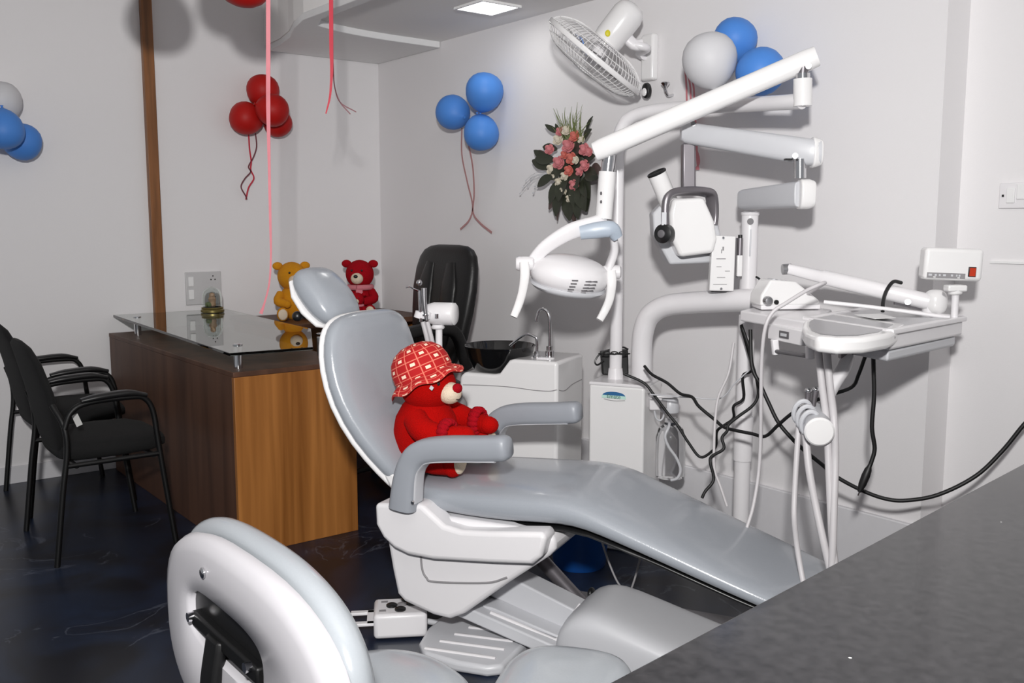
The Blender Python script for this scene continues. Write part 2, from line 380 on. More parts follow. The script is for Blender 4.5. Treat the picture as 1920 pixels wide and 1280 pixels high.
# glass dome ornament
c = Z(376, 581, GZ); c = V((c.x, min(c.y, 5.2), GZ+.0005))
t = thing('glass_dome', 'small glass dome ornament with a tan figurine on the glass counter', 'ornament', c)
part('base', MB().lathe([(.052, 0), (.064, .003), (.064, .014), (.058, .02), (.06, .026), (.058, .03)], c, ID, 32), GOLD, t)
part('dome', MB().lathe([(.054, .031), (.054, .09), (.05, .112), (.038, .13), (.02, .14), (.004, .143), (.003, .141), (.018, .138), (.036, .128), (.048, .111), (.052, .09), (.052, .031)], c, ID, 32), GLASS, t)
part('figurine', MB().lathe([(.012, .031), (.02, .04), (.018, .06), (.022, .075), (.014, .088), (.016, .098), (.012, .108), (.003, .112)], c, ID, 14), FIGM, t)
part('leaf_spray', MB().ell(c+V((-.022, 0, .045)), (.018, .02, .016)), GRASS, t)

# ------------------------------------------------------------------ executive chair at the desk
ec = V((2.80, 4.16, 0)); t = thing('office_chair', 'tall black leather office chair behind the desk', 'chair', ec)
def ring_yz(x, y, z, hy, hx, tilt, e=3.2, n=28): return [V((x + b*hx*math.cos(tilt), y + a*hy, z + b*hx*math.sin(tilt))) for a, b in sup(1, 1, e, n)]
st = [(2.735, .60, .17, .035), (2.74, .66, .20, .045), (2.77, .76, .235, .05), (2.79, .90, .262, .052), (2.805, 1.02, .275, .05), (2.82, 1.12, .268, .046), (2.83, 1.18, .248, .042), (2.835, 1.215, .215, .036), (2.838, 1.235, .165, .024), (2.838, 1.242, .10, .008)]
part('backrest', MB().loft([ring_yz(x, 4.16, z, hy, hx, .1) for x, z, hy, hx in st]), BLKL, t, smooth=60)
pd = MB()
for dy in (-.09, .09): pd.sweep([(2.71, 4.16+dy, .66), (2.738, 4.16+dy*1.15, .85), (2.76, 4.16+dy*1.2, 1.02), (2.785, 4.16+dy*1.05, 1.15)], sup(.06, .02, 2.5, 14), 5, hint=(1, 0, 0), scale=[.7, 1, 1.1, .6])
part('back_cushion', pd, BLKL, t, smooth=70)
part('seat', MB().loft([[V((x, 4.16 + a*hy, .52 + b*hz)) for a, b in sup(1, 1, 3.4, 28)] for x, hy, hz in ((2.24, .12, .02), (2.26, .2, .045), (2.35, .255, .06), (2.55, .265, .06), (2.72, .24, .05), (2.78, .19, .03))]), BLKL, t, smooth=60)
for s_ in (-1, 1):
    y = 4.16 + s_*.29
    part('armrest', MB().sweep([(2.76, y-s_*.02, .62), (2.68, y, .80), (2.58, y, .835), (2.42, y, .83), (2.34, y, .78), (2.36, y-s_*.01, .62), (2.44, y-s_*.03, .50)], sup(.032, .02, 3, 14), 6, hint=(0, s_, 0)), BLKL, t, smooth=60)
part('gas_column', MB().cyl((2.52, 4.16, .09), (2.52, 4.16, .47), .03), BLKM, t)
for k in range(5):
    a = 2*PI*k/5+.3; d = V((math.cos(a), math.sin(a), 0)); q = V((2.52, 4.16, 0))
    l = part('base_arm', MB().sweep([q+UPV*.11, q+d*.15+UPV*.1, q+d*.27+UPV*.075], sup(.028, .016, 3, 10), 3, scale=[1, .9, .6]), BLKM, t)
    part('caster', MB().cyl(q+d*.27+d.cross(UPV)*.018+UPV*.03, q+d*.27-d.cross(UPV)*.018+UPV*.03, .029), BLK, l)

# ------------------------------------------------------------------ visitor chairs
def visitor_chair(o, label):
    t = thing('visitor_chair', label, 'chair', o, 'black visitor chairs')
    q = lambda x, y, z: V(o) + V((x*.94, y, z))
    st = [(.06, .12, .02), (.07, .19, .04), (.12, .235, .048), (.3, .245, .05), (.44, .235, .045), (.5, .2, .03), (.515, .12, .012)]
    part('seat', MB().loft([[q(x, a*hy, .435 + b*hz) for a, b in sup(1, 1, 3.2, 24)] for x, hy, hz in st]), BLKF, t, smooth=60)
    bk = [(.075, .42, .14, .012), (.07, .46, .185, .024), (.055, .55, .21, .028), (.03, .68, .22, .028), (-.005, .80, .20, .026), (-.03, .86, .155, .022), (-.04, .885, .08, .008)]
    part('backrest', MB().loft([[q(x + b*hx, a*hy, z) for a, b in sup(1, 1, 2.8, 24)] for x, z, hy, hx in bk]), BLKF, t, smooth=60)
    for s_ in (-1, 1):
        y = s_*.285
        part('leg', MB().tube([q(.0, y, 0), q(.04, y, .3), q(.065, y, .46), q(.06, y*.97, .56), q(.03, y*.8, .64)], .0115, 10, 5), BLKM, t)
        part('leg', MB().tube([q(.50, y, 0), q(.46, y, .3), q(.44, y, .46), q(.425, y, .58), q(.395, y, .635), q(.34, y, .65), q(.16, y, .645), q(.09, y, .615), q(.06, y, .55)], .0115, 10, 5), BLKM, t)
        part('arm_pad', MB().sweep([q(.13, y, .655), q(.2, y, .664), q(.32, y, .668), q(.40, y, .652)], sup(.027, .014, 2.6, 14), 5, scale=[.7, 1, 1, .6]), BLK, t, smooth=60)
        part('seat_rail', MB().cyl(q(.06, y, .40), q(.45, y, .40), .01, 10), BLKM, t)
    for x in (.1, .42): part('cross_bar', MB().cyl(q(x, -.285, .395), q(x, .285, .395), .01, 10), BLKM, t)
    return t
va = visitor_chair((.805, 4.235, 0), 'nearest black fabric visitor chair left of the desk')
part('care_tag', MB().box((.80+.128, 4.235-.205, .565), (.024, .004, .05), M.Rotation(-.35, 3, 'Y')), mat('white_label', (200, 200, 198), .6), va)
visitor_chair((.86, 5.0, 0), 'black fabric visitor chair against the back wall')
# @@DENTAL
# ------------------------------------------------------------------ dental chair
t = thing('dental_chair', 'grey padded dental chair on a white base with a red bear seated in it', 'dental chair', OC)
def sec_x(x, zt, th, hw, e=3.0, n=32, y0=0): return [C3(x, y0 + a*hw, zt - th/2 + b*th/2) for a, b in sup(1, 1, e, n)]
st = [(-.255, .52, .03, .12), (-.245, .535, .07, .18), (-.20, .545, .10, .225), (-.1, .553, .115, .25), (.05, .56, .122, .26), (.2, .568, .12, .265), (.3, .57, .112, .265), (.38, .555, .105, .262), (.46, .524, .096, .258), (.6, .472, .085, .252), (.8, .402, .078, .245), (.95, .35, .072, .232), (1.05, .318, .064, .21), (1.11, .296, .05, .17), (1.135, .283, .025, .11)]
part('seat', MB().loft([sec_x(*s_) for s_ in st]), VINYL, t, smooth=60, sub=1, label='grey vinyl seat and leg cushion')
part('seat_pan', MB().loft([sec_x(x, zt - th + .012, .03, hw*.86) for x, zt, th, hw in st[2:-2]]), BLK, t, smooth=60)
bp = [(-.262, .475, .13, .02), (-.275, .495, .175, .04), (-.325, .565, .215, .05), (-.40, .66, .25, .054), (-.465, .78, .272, .054), (-.50, .89, .268, .052), (-.513, .97, .25, .048), (-.52, 1.015, .222, .042), (-.524, 1.04, .18, .032), (-.525, 1.055, .11, .012)]
def back_rings(off, dw, tk, pts):
    R = []
    for i, (x, z, hw, th) in enumerate(pts):
        a, b = pts[max(i-1, 0)], pts[min(i+1, len(pts)-1)]
        T = V((b[0]-a[0], 0, b[1]-a[1])).normalized(); Nn = V((T.z, 0, -T.x))   # facing the sitter
        R.append([C3(x + Nn.x*(off + q*th*tk), p*(hw+dw), z + Nn.z*(off + q*th*tk)) for p, q in sup(1, 1, 2.7, 32)])
    return R
part('backrest', MB().loft(back_rings(0, 0, 1, bp)), VINYL, t, smooth=60, sub=1, label='grey vinyl backrest cushion')
part('back_shell', MB().loft(back_rings(-.03, -.002, .5, [(x, z, hw, max(th, .02)) for x, z, hw, th in bp])), ENAMEL, t, smooth=60, sub=1, label='white backrest shell')
# headrest
hd = V((-.66, 0, .75)).normalized(); hn = V((.75, 0, .66)).normalized(); h0 = V((-.612, 0, 1.022))
def hring(s_, hw, th, off=0): return [C3(*(h0 + hd*s_ + hn*(off + b*th) + V((0, a*hw*.88-.008, 0)))) for a, b in sup(1, 1, 2.6, 28)]
part('headrest', MB().loft([hring(*k) for k in ((-.012, .07, .008), (-.005, .1, .03), (.025, .122, .05), (.08, .132, .058), (.14, .13, .056), (.19, .118, .048), (.216, .09, .028), (.222, .055, .008))]), VINYL, t, smooth=60, sub=1, label='grey vinyl headrest cushion')
part('headrest_shell', MB().loft([hring(*k) for k in ((-.008, .08, .008, -.03), (.015, .116, .016, -.042), (.08, .130, .018, -.05), (.15, .126, .018, -.047), (.205, .098, .012, -.036))]), ENAMEL, t, smooth=60, label='white headrest shell')
nb = part('neck_bracket', MB().box(C3(-.735, 0, 1.045), (.05, .09, .05), AXC).tube([C3(-.72, 0, 1.05), C3(-.65, 0, 1.0), C3(-.585, 0, .95)], .016), BLKM, t, bevel=.006)
part('lever', MB().cyl(C3(-.735, -.04, 1.04), C3(-.735, -.10, 1.035), .012, 12).ell(C3(-.735, -.105, 1.035), (.018, .018, .018)), BLK, nb)
# armrests
for s_ in (-1, 1):
    y = s_*.292
    a = part('armrest', MB().sweep([C3(-.20, y, .478), C3(-.19, y, .56), C3(-.172, y, .622), C3(-.135, y, .66), C3(-.06, y, .678), C3(.06, y, .69), C3(.14, y, .70), C3(.158, y, .702)], sup(.038, .037, 3.4, 20), 5, hint=UY, scale=[1.2, 1.1, 1.02, 1, 1, 1, .98, .7]), ARMG, t, smooth=60, label='grey padded armrest')
    part('trim_strip', MB().sweep([C3(-.153, y, .50), C3(-.147, y, .58), C3(-.132, y, .614), C3(-.1, y, .635), (C3(.0, y, .649)), C3(.12, y, .661)], sup(.003, .030, 3, 12), 5, hint=UY), PLASTG, a)
    part('screw', screw(C3(-.15, y + s_*.036, .51), UY*s_), CHROME, a)
# white shells under the seat
up = [(-.308, .478), (-.306, .41), (-.28, .37), (-.24, .342), (-.19, .328), (-.1, .326), (.1, .346), (.232, .362), (.262, .39), (.278, .452), (.26, .462), (.1, .442), (.0, .432), (-.06, .44), (-.1, .468), (-.14, .497)]
for s_ in (-1, 1):
    part('side_shell', MB().prism([C3(x, s_*.215, z) for x, z in up], UY*s_*.085), PLAST, t, bevel=.014, seg=4, label='white side cover under the armrest')
lo = [(-.30, .47), (-.296, .34), (-.28, .25), (-.262, .17), (-.235, .148), (-.13, .122), (-.07, .120), (-.02, .146), (.13, .27), (.265, .375), (.285, .40), (.285, .432), (.26, .45), (-.1, .45)]
lob = part('under_shell', MB().prism([C3(x, -.25, z) for x, z in lo], UY*.50), PLAST, t, bevel=.016, seg=4, label='white hull under the seat')
gr = [C3(-.17, -.2515, .322), C3(-.165, -.2515, .27), C3(-.15, -.2515, .245), C3(-.12, -.2515, .236), C3(.06, -.2515, .262), C3(.13, -.2515, .29)]
part('groove', MB().tube(gr, .0035, 8, 5), MGRY, lob)
part('back_bracket', MB().prism([C3(x, -.2, z) for x, z in ((-.262, .50), (-.30, .478), (-.326, .52), (-.385, .61), (-.36, .63), (-.28, .53))], UY*.4), ENAMEL, t, bevel=.012)
# lift arm and base
part('lift_arm', MB().prism([C3(x, -.17, z) for x, z in ((-.1, .135), (-.06, .135), (.30, .05), (.34, .03), (.3, .015), (.2, .03), (-.1, .10))], UY*.27), PLASTG, t, bevel=.006)
part('lift_arm_cover', MB().prism([C3(x, -.125, z) for x, z in ((-.02, .128), (.02, .126), (.27, .07), (.29, .058), (.0, .11))], UY*.19), PLASTG, t, bevel=.008)
part('lift_arm', MB().prism([C3(x, -.06, z) for x, z in ((-.12, .24), (-.04, .24), (.40, .1), (.42, .04), (.34, .04), (-.12, .16))], UY*.10), PLASTG, t, bevel=.006)
def sec_b(x, zt, hw, y0=-.06, e=4.5): return [C3(x, y0 + a*hw, zt/2 + b*zt/2) for a, b in sup(1, 1, e, 36)]
part('base_cover', MB().loft([sec_b(*k) for k in ((.255, .06, .10), (.265, .11, .135), (.285, .155, .152), (.32, .19, .162), (.37, .205, .168), (.43, .20, .17), (.60, .15, .172), (.80, .10, .17), (.95, .07, .15), (1.0, .045, .12))]), PLASTG, t, smooth=60, sub=1, label='light grey humped base cover')
part('cover_hole', MB().ell(C3(.305, .015, .17), (.012, .022, .022), AXC, 16, 8), BLK, t)
part('cover_piping', MB().tube([C3(.02, -.14, .115), C3(.13, -.135, .088), C3(.21, -.13, .066), C3(.245, -.128, .062), C3(.265, -.12, .09), C3(.285, -.1, .135), C3(.30, -.07, .165)], .008, 10, 6), PLAST, t)
part('hydraulic_cylinder', MB().cyl(C3(.06, .12, .24), C3(.27, .06, .10), .024), GUNM, t)
plt_ = [(-.20, -.16), (-.17, -.27), (-.12, -.325), (.0, -.34), (.10, -.33), (.14, -.30), (.14, .2), (-.1, .2), (-.2, .1)]
bpl = part('base_plate', MB().prism([C3(x, y, 0.0) for x, y in plt_], UPV*.035), PLASTG, t, bevel=.012, seg=4, label='light grey ribbed base plate')
for k in range(4): part('rib', MB().sweep([C3(-.13+.018*k, -.30+.065*k, .036), C3(.10, -.27+.065*k, .036)], sup(.008, .004, 2, 8), 2), PLAST, bpl)
part('floor_sheen', MB().box(C3(.5, .12, .012), (1.0, .5, .024), AXC), DGRY, t, bevel=.004)  # grey slab standing in for the lighter, reflecting band of floor

# ------------------------------------------------------------------ foot control
fa = V((.857, -.516, 0)).normalized(); fb = V((-fa.y, fa.x, 0)); FR = M((fa, fb, UPV)).transposed(); fc = V((1.568, 2.604, 0))
t = thing('foot_control', 'white foot control box with round black buttons on the floor', 'foot control', fc)
part('body', MB().box(fc+UPV*.046, (.175, .145, .084), FR), PLAST, t, bevel=.014, seg=4)
for a, b in ((-.028, .0), (.038, .012), (.0, -.035), (.022, .045)):
    part('button', MB().lathe([(.0185, 0), (.0185, .005), (.014, .008)], fc+fa*a+fb*b+UPV*.088, FR, 20), BLK, t)
part('centre_button', MB().lathe([(.016, 0), (.016, .004), (.01, .007)], fc+fa*.006+fb*.006+UPV*.088, FR, 20), MGRY, t, label='grey centre button')
for a, b in ((-.052, .035), (-.058, -.038)): part('pad', MB().box(fc+fa*a+fb*b+UPV*.0885, (.022, .014, .003), FR), MGRY, t)
hk = MB()
for s_ in (-1, 1): hk.box(fc-fa*.125+fb*s_*.045+UPV*.05, (.08, .022, .010), FR)
hk.box(fc-fa*.095+UPV*.05, (.03, .11, .010), FR)
part('hook', hk, PLAST, t, bevel=.002)
part('cord', MB().tube([fc+fa*.08+UPV*.03, fc+fa*.13+fb*.01+UPV*.02, fc+fa*.17+fb*.06+UPV*.03, fc+fa*.18+fb*.12+UPV*.05], .010), PLASTG, t)
# @@BEAR
# ------------------------------------------------------------------ teddy bear in the chair
B = lambda x, y, z: C3((x+.135)*.95-.262, y*.95-.05, .56+(z-.56)*.95)
t = thing('teddy_bear', 'large red plush teddy bear in a plaid hat sitting on the dental chair', 'teddy bear', B(-.135, 0, .56))
part('body', MB().lathe([(.03, 0), (.085, .015), (.105, .06), (.11, .11), (.10, .16), (.078, .20), (.055, .225)], B(-.135, 0, .555), AXC, 28), PLUSH, t, smooth=70)
part('head', MB().ell(B(-.125, 0, .835), (.092, .098, .088), AXC), PLUSH, t, smooth=70)
mz = part('muzzle', MB().ell(B(-.033, -.01, .815), (.038, .042, .036), AXC), CREAM, t, smooth=70, label='cream muzzle')
part('nose', MB().ell(B(-.004, -.012, .833), (.016, .024, .017), AXC, 14, 8), PLUSHD, mz)
part('mouth', MB().tube([B(-.004, -.03, .80), B(.002, -.012, .795), B(.0, .006, .80)], .002, 6, 4), BLK, mz)
for s_ in (-1, 1):
    part('eye', MB().ell(B(-.052, s_*.045-.01, .853), (.006, .009, .009), AXC, 12, 8), BLK, t)
    ar = part('arm', MB().tube([B(-.12, s_*.10, .735), B(-.07, s_*.13, .705), B(-.0, s_*.12, .69), B(.06, s_*.09, .692)], [.04, .042, .036, .03], 16, 5).ell(B(.065, s_*.09, .692), (.036, .03, .03), AXC, 14, 8), PLUSH, t, smooth=70)
    cf = MB()
    for k in range(16):
        a = 2*PI*k/16; cf.ell(B(.012, s_*.113+.042*math.cos(a), .695+.042*math.sin(a)), (.022, .013, .013), AXC, 8, 6)
    part('cuff', cf, PLUSHD, ar, label='ruffled dark red cuff', smooth=70)
    lg = part('leg', MB().tube([B(-.12, s_*.07, .60), B(-.04, s_*.10, .605), B(.03, s_*.115, .61)], [.05, .052, .05], 16, 5).ell(B(.035, s_*.117, .615), (.04, .045, .06), AXC, 16, 10), PLUSH, t, smooth=70)
    part('foot_sole', MB().ell(B(.062, s_*.118, .615), (.016, .037, .047), AXC, 16, 8), CREAM, lg, label='cream sole')
HA = axes_to(UX*(-.46) + UPV - UY*.05)
hc = B(-.135, 0, .858)
hp = [(.097, 0), (.102, .02), (.10, .05), (.09, .08), (.069, .103), (.04, .117), (.005, .122)]
ht = part('hat', MB().lathe(hp, hc, HA, 40, True, True), PLAID, t, smooth=70, label='red and white plaid hat')
brm = []
for r, z in ((.095, .012), (.108, .004), (.122, -.008), (.130, -.016), (.131, -.022), (.120, -.016), (.106, -.005), (.093, .0)):
    brm.append([hc + HA @ V((r*math.cos(2*PI*i/56), r*math.sin(2*PI*i/56), z + (r-.09)*.16*math.sin(2*PI*i/56*7))) for i in range(56)])
part('brim', MB().loft(brm, False, True), PLAID, ht, smooth=70)
part('hat_tag', MB().box(B(-.055, -.098, .845), (.012, .003, .012), AXC @ M.Rotation(.6, 3, 'Y')), WHITEB, ht)
# @@STOOL
# ------------------------------------------------------------------ stools in front
t = thing('operator_stool', 'large white-backed operator stool with a black bracket in the foreground', 'stool', (.85, 1.5, 0))
def rb(x, hy, hz, e=2.7, n=48, yc=1.49, zc=.60): return [V((x, yc + a*hy, zc + b*hz)) for a, b in sup(1, 1, e, n)]
part('backrest', MB().loft([rb(x, hy, hz, yc=1.54) for x, hy, hz in ((.614, .335, .175), (.618, .352, .194), (.632, .366, .206), (.655, .368, .207), (.678, .352, .190), (.690, .31, .15), (.694, .2, .08))]), VINYLL, t, smooth=60, sub=1, label='pale grey backrest cushion')
# white shell with a slot, built as a ring of quads around the opening
slot = [(a*.168, b*.052) for a, b in sup(1, 1, 3.2, 48)]; out = []
def ringx(x, hy, hz): return rb(x, hy, hz)
def slotr(x, k=1.0): return [V((x, 1.545 + a*k, .635 + b*k)) for a, b in slot]
part('back_shell', MB().loft([slotr(.588, 1.0), slotr(.575, 1.0), slotr(.569, 1.06), rb(.566, .27, .13), rb(.568, .335, .168), rb(.576, .365, .189), rb(.592, .375, .197), rb(.607, .368, .192)], False), STOOLW, t, smooth=60, label='white backrest shell with a slot')
part('slot_plate', MB().prism(slotr(.584, 1.02), (.004, 0, 0)), BLK, t)
bk = part('bracket', MB().box((.578, 1.545, .622), (.02, .30, .030)).sweep([(.572, 1.575, .625), (.556, 1.575, .53), (.556, 1.575, .44), (.60, 1.57, .385), (.82, 1.51, .385)], sup(.030, .012, 4, 14), 5, hint=(-1, 0, 0)), BLKM, t, bevel=.008, label='black back bracket')
part('bolt', MB().cyl((.57, 1.685, .628), (.558, 1.685, .628), .009, 12), CHROME, bk)
part('bolt', MB().cyl((.57, 1.42, .632), (.558, 1.42, .632), .009, 12), CHROME, bk)
for y, z in ((1.61, .735), (1.30, .46), (1.845, .60), (1.25, .66)): part('screw', screw(V((.566 if abs(y-1.845) > .01 else .585, y, z)), (-1, 0, 0), .010), CHROME, t)
part('seat', MB().loft([[V((.85 + a*r, 1.51 + b*r*1.02, z)) for a, b in sup(1, 1, 2.3, 40)] for r, z in ((.13, .40), (.165, .405), (.182, .425), (.184, .445), (.176, .463), (.14, .475), (.06, .48))]), VINYLL, t, smooth=60, sub=1, label='pale grey round seat')
part('gas_column', MB().cyl((.85, 1.51, .08), (.85, 1.51, .40), .028), CHROME, t)
for k in range(5):
    a = 2*PI*k/5+.9; d = V((math.cos(a), math.sin(a), 0)); q = V((.85, 1.51, 0))
    l = part('base_arm', MB().sweep([q+UPV*.10, q+d*.08+UPV*.09, q+d*.16+UPV*.07], sup(.024, .014, 3, 10), 3, scale=[1, .9, .6]), STEEL, t)
    part('caster', MB().cyl(q+d*.16+d.cross(UPV)*.018+UPV*.028, q+d*.16-d.cross(UPV)*.018+UPV*.028, .027), BLK, l)
q = V((1.15, 1.31, 0)); t = thing('assistant_stool', 'pale grey padded stool seat partly hidden beside the dark counter', 'stool', q)
e1 = V((.80, .60, 0)).normalized(); e2 = V((-e1.y, e1.x, 0))
part('seat', MB().loft([[q + e1*a*r + e2*b*r*.75 + UPV*z for a, b in sup(1, 1, 3.0, 40)] for r, z in ((.13, .395), (.16, .40), (.178, .42), (.18, .445), (.172, .463), (.14, .474), (.06, .478))]), VINYLL, t, smooth=60, sub=1)
part('piping', MB().tube([q + e1*a*.18 + e2*b*.18*.75 + UPV*.425 for a, b in sup(1, 1, 3.0, 40)] + [q + e1*.18 + UPV*.425], .005, 8, 1), PLASTG, t)
part('gas_column', MB().cyl(q+UPV*.08, q+UPV*.395, .026), CHROME, t)
for k in range(5):
    a = 2*PI*k/5+.2; d = V((math.cos(a), math.sin(a), 0))
    l = part('base_arm', MB().sweep([q+UPV*.10, q+d*.08+UPV*.09, q+d*.14+UPV*.07], sup(.022, .014, 3, 10), 3, scale=[1, .9, .6]), STEEL, t)
    part('caster', MB().cyl(q+d*.14+d.cross(UPV)*.018+UPV*.028, q+d*.14-d.cross(UPV)*.018+UPV*.028, .027), BLK, l)

# ------------------------------------------------------------------ dark counter in front
CZ = .90; a = Z(1920, 868, CZ); b = Z(1140, 1280, CZ); e = (a-b).normalized(); nn = V((e.y, -e.x, 0)); L0 = b - e*.22; L1 = a + e*1.36
t = thing('counter', 'dark speckled granite counter along the lower right foreground', 'counter', ((L0+L1)/2 + nn*.3)*1 - UPV*CZ)
part('worktop', MB().prism([L0, L1, L1+nn*.62, L0+nn*.62], UPV*-.035), GRANITE, t, bevel=.003, label='dark granite worktop')
m0, m1 = L0+e*.04+nn*.05, L1-e*.04+nn*.05
part('cabinet', MB().prism([p_ - UPV*.036 for p_ in (m0, m1, m1+nn*.54, m0+nn*.54)], UPV*-(CZ-.036)), WOODD, t)
# @@UNIT
# ------------------------------------------------------------------ spittoon cabinet
ys = LY(S(1045, 700, 3.80)); k = lambda x, y, dy=0: CP(x, y, ys) + UY*dy
t = thing('spittoon_unit', 'white spittoon cabinet with a black bowl and chrome taps behind the chair', 'spittoon', V((k(960, 800).x, k(960, 800).y, 0)))
zt = k(1045, 679).z; zb = k(900, 700).z; x0, x1 = LX(k(862, 720)), LX(k(1045, 700)); xs0, xs1 = LX(k(936, 700)), LX(k(962, 679))
P2 = lambda x, z, y=ys: C3(x, y, z)
prof = [(x1, 0), (x1, zt), (xs1, zt), (xs1-.02, zt-.006), (xs0, zb+.006), (xs0-.025, zb), (x0+.02, zb), (x0, zb-.02), (x0-.004, zb-.07), (x0+.008, zb-.11), (x0+.03, zb-.135), (x0+.02, 0)]
part('cabinet', MB().prism([P2(x, z) for x, z in prof], UY*.30), ENAMEL, t, bevel=.022, seg=4)
zs = k(950, 728).z
part('seam', MB().tube([k(868, 721, -.001), k(905, 722, -.001), k(955, 725, -.001), k(1000, 731, -.001), k(1030, 733, -.001), k(1043, 731, .004), C3(x1+.001, ys+.08, zs-.005), C3(x1+.001, ys+.17, zs+.008), C3(x1+.001, ys+.28, zs+.012)], .0016, 6, 5), MGRY, t)
bc = V(C3((x0+xs0)/2+.035, ys+.13, zb-.02)); zr = zb+.108
bw = part('bowl', MB().lathe([(.03, 0), (.085, .002), (.115, .03), (.138, .075), (.150, .118), (.155, .128), (.152, .130), (.146, .122), (.13, .08), (.10, .035), (.05, .016), (.012, .012)], bc, ID, 48), BOWLM, t, label='black glass bowl')
tb = V(C3(x1-.075, ys+.10, zt))
f1 = part('tall_tap', MB().tube([tb, tb+UPV*.14, tb+UPV*.185-UX*.006, tb+UPV*.205-UX*.026, tb+UPV*.198-UX*.048, tb+UPV*.165-UX*.06, tb+UPV*.15-UX*.061], .0065, 12, 6).lathe([(.018, 0), (.018, .03), (.014, .034), (.014, .05)], tb, ID, 20), CHROME, t)
tb2 = tb - UX*.05 - UY*.02
part('low_tap', MB().tube([tb2, tb2+UPV*.075, tb2+UPV*.09-UX*.012, tb2+UPV*.098-UX*.045, tb2+UPV*.085-UX*.075, tb2+UPV*.045-UX*.125], .006, 12, 6).lathe([(.017, 0), (.017, .008), (.01, .012), (.011, .028)], tb2, ID, 20), CHROME, t)
part('tap_plate', MB().lathe([(.035, 0), (.035, .003), (.03, .005)], tb-UX*.028-UY*.01, AXC @ M.Diagonal((1.5, .8, 1)), 28), PLAST, t)

# instrument holder beside it (left)
hd_ = 3.62
t = thing('instrument_holder', 'white suction instrument holder on a post left of the black bowl', 'instrument holder', S(823, 760, hd_)*1)
ROOT[t.name] = V(t.location)
part('post', MB().cyl(S(823, 760, hd_), S(823, 612, hd_), .0135, 16), PLAST, t)
hx = AXV @ M.Rotation(0, 3, 'X')
hb = S(828, 588, hd_)
part('head', MB().lathe([(.02, -.062), (.036, -.056), (.044, -.03), (.044, .045), (.038, .056), (.02, .06)], hb, axes_to(RT - FH*.25), 28), PLAST, t)
part('end_cap', MB().lathe([(.043, 0), (.043, .006), (.036, .012), (.01, .014)], hb + (RT-FH*.25).normalized()*.047, axes_to(RT - FH*.25), 28), ENAMEL, t)
part('collar', MB().lathe([(.024, 0), (.027, .006), (.02, .016)], S(821, 616, hd_), ID, 20), PLAST, t)
clp = MB()
for q in (786, 792, 800): clp.lathe([(.012, -.014), (.018, -.012), (.018, .012), (.012, .014)], S(q, 590, hd_-.03), axes_to(RT*.3+UPV), 16)
part('clip', clp.cyl(S(788, 590, hd_-.03), S(818, 589, hd_-.02), .014, 14), PLAST, t)
part('bolt', MB().cyl(S(819, 588, hd_-.045), S(819, 596, hd_-.045), .008, 10), CHROME, t)
part('hose', MB().tube(SS([(793, 603, hd_-.03), (800, 630, hd_-.03), (806, 660, hd_-.02), (808, 700, hd_)]), .010, 10, 5), HOSE, t)
part('hose', MB().tube(SS([(801, 603, hd_-.04), (808, 630, hd_-.04), (814, 660, hd_-.03), (816, 700, hd_)]), .009, 10, 5), HOSE, t)
t2 = thing('syringe', 'thin chrome air water syringe with a bent nozzle in the left clip', 'syringe', S(789, 575, hd_-.04))
part('barrel', MB().tube(SS([(789, 603, hd_-.04), (788, 575, hd_-.04), (787, 545, hd_-.04)]), [.006, .0075, .007], 12, 4), CHROME, t2)
part('head', MB().ell(S(786, 530, hd_-.04), (.012, .01, .012), AXV, 14, 8), CHROME, t2)
part('nozzle', MB().tube(SS([(787, 546, hd_-.04), (775, 541, hd_-.05), (768, 537, hd_-.06), (761, 539, hd_-.06)]), .003, 8, 4), CHROME, t2)
t3 = thing('suction_tip', 'grey metal suction handpiece beside the bent nozzle syringe', 'suction handpiece', S(797, 575, hd_-.05))
part('barrel', MB().tube(SS([(800, 600, hd_-.05), (796, 570, hd_-.05), (795, 540, hd_-.05)]), [.007, .010, .011], 12, 4), STEEL, t3)
part('ring', MB().lathe([(.012, -.003), (.013, 0), (.012, .003)], S(798, 590, hd_-.05), ID, 14), CHROME, t3)

# ------------------------------------------------------------------ utility box, lamp post and lamp
yb = LY(S(1155, 800, 3.80)); kb = lambda x, y, dy=0: CP(x, y, yb) + UY*dy
xl, xr, zb2 = LX(kb(1104, 800)), LX(kb(1207, 800)), kb(1155, 719).z
t = thing('utility_box', 'white utility box with a blue logo beside the spittoon cabinet', 'utility box', C3((xl+xr)/2, yb+.11, 0))
part('cabinet', MB().box(C3((xl+xr)/2, yb+.125, zb2/2-.005), (xr-xl, .25, zb2-.01), AXC), ENAMEL, t, bevel=.010, seg=4)
part('lid', MB().box(C3((xl+xr)/2, yb+.125, zb2-.006), (xr-xl+.004, .252, .014), AXC), PLAST, t, bevel=.005)
lc = kb(1151, 746, -.0008); lw, lh = .050, .026
half = [lc + UX*(lw*math.cos(a)) + UPV*(lh*max(math.sin(a), 0)**.6) for a in [PI*i/24 for i in range(25)]]
lg = part('logo', MB().prism(half, UY*-.0012), LOGOB, t, smooth=0, label='blue domed emblem')
part('logo_band', MB().prism([lc + UX*a*lw*1.04 + UPV*b*lh - UY*.0014 for a, b in ((-1, -.06), (1, -.06), (.98, .42), (-.98, .42))], UY*-.0008), LOGOG, lg, smooth=0)
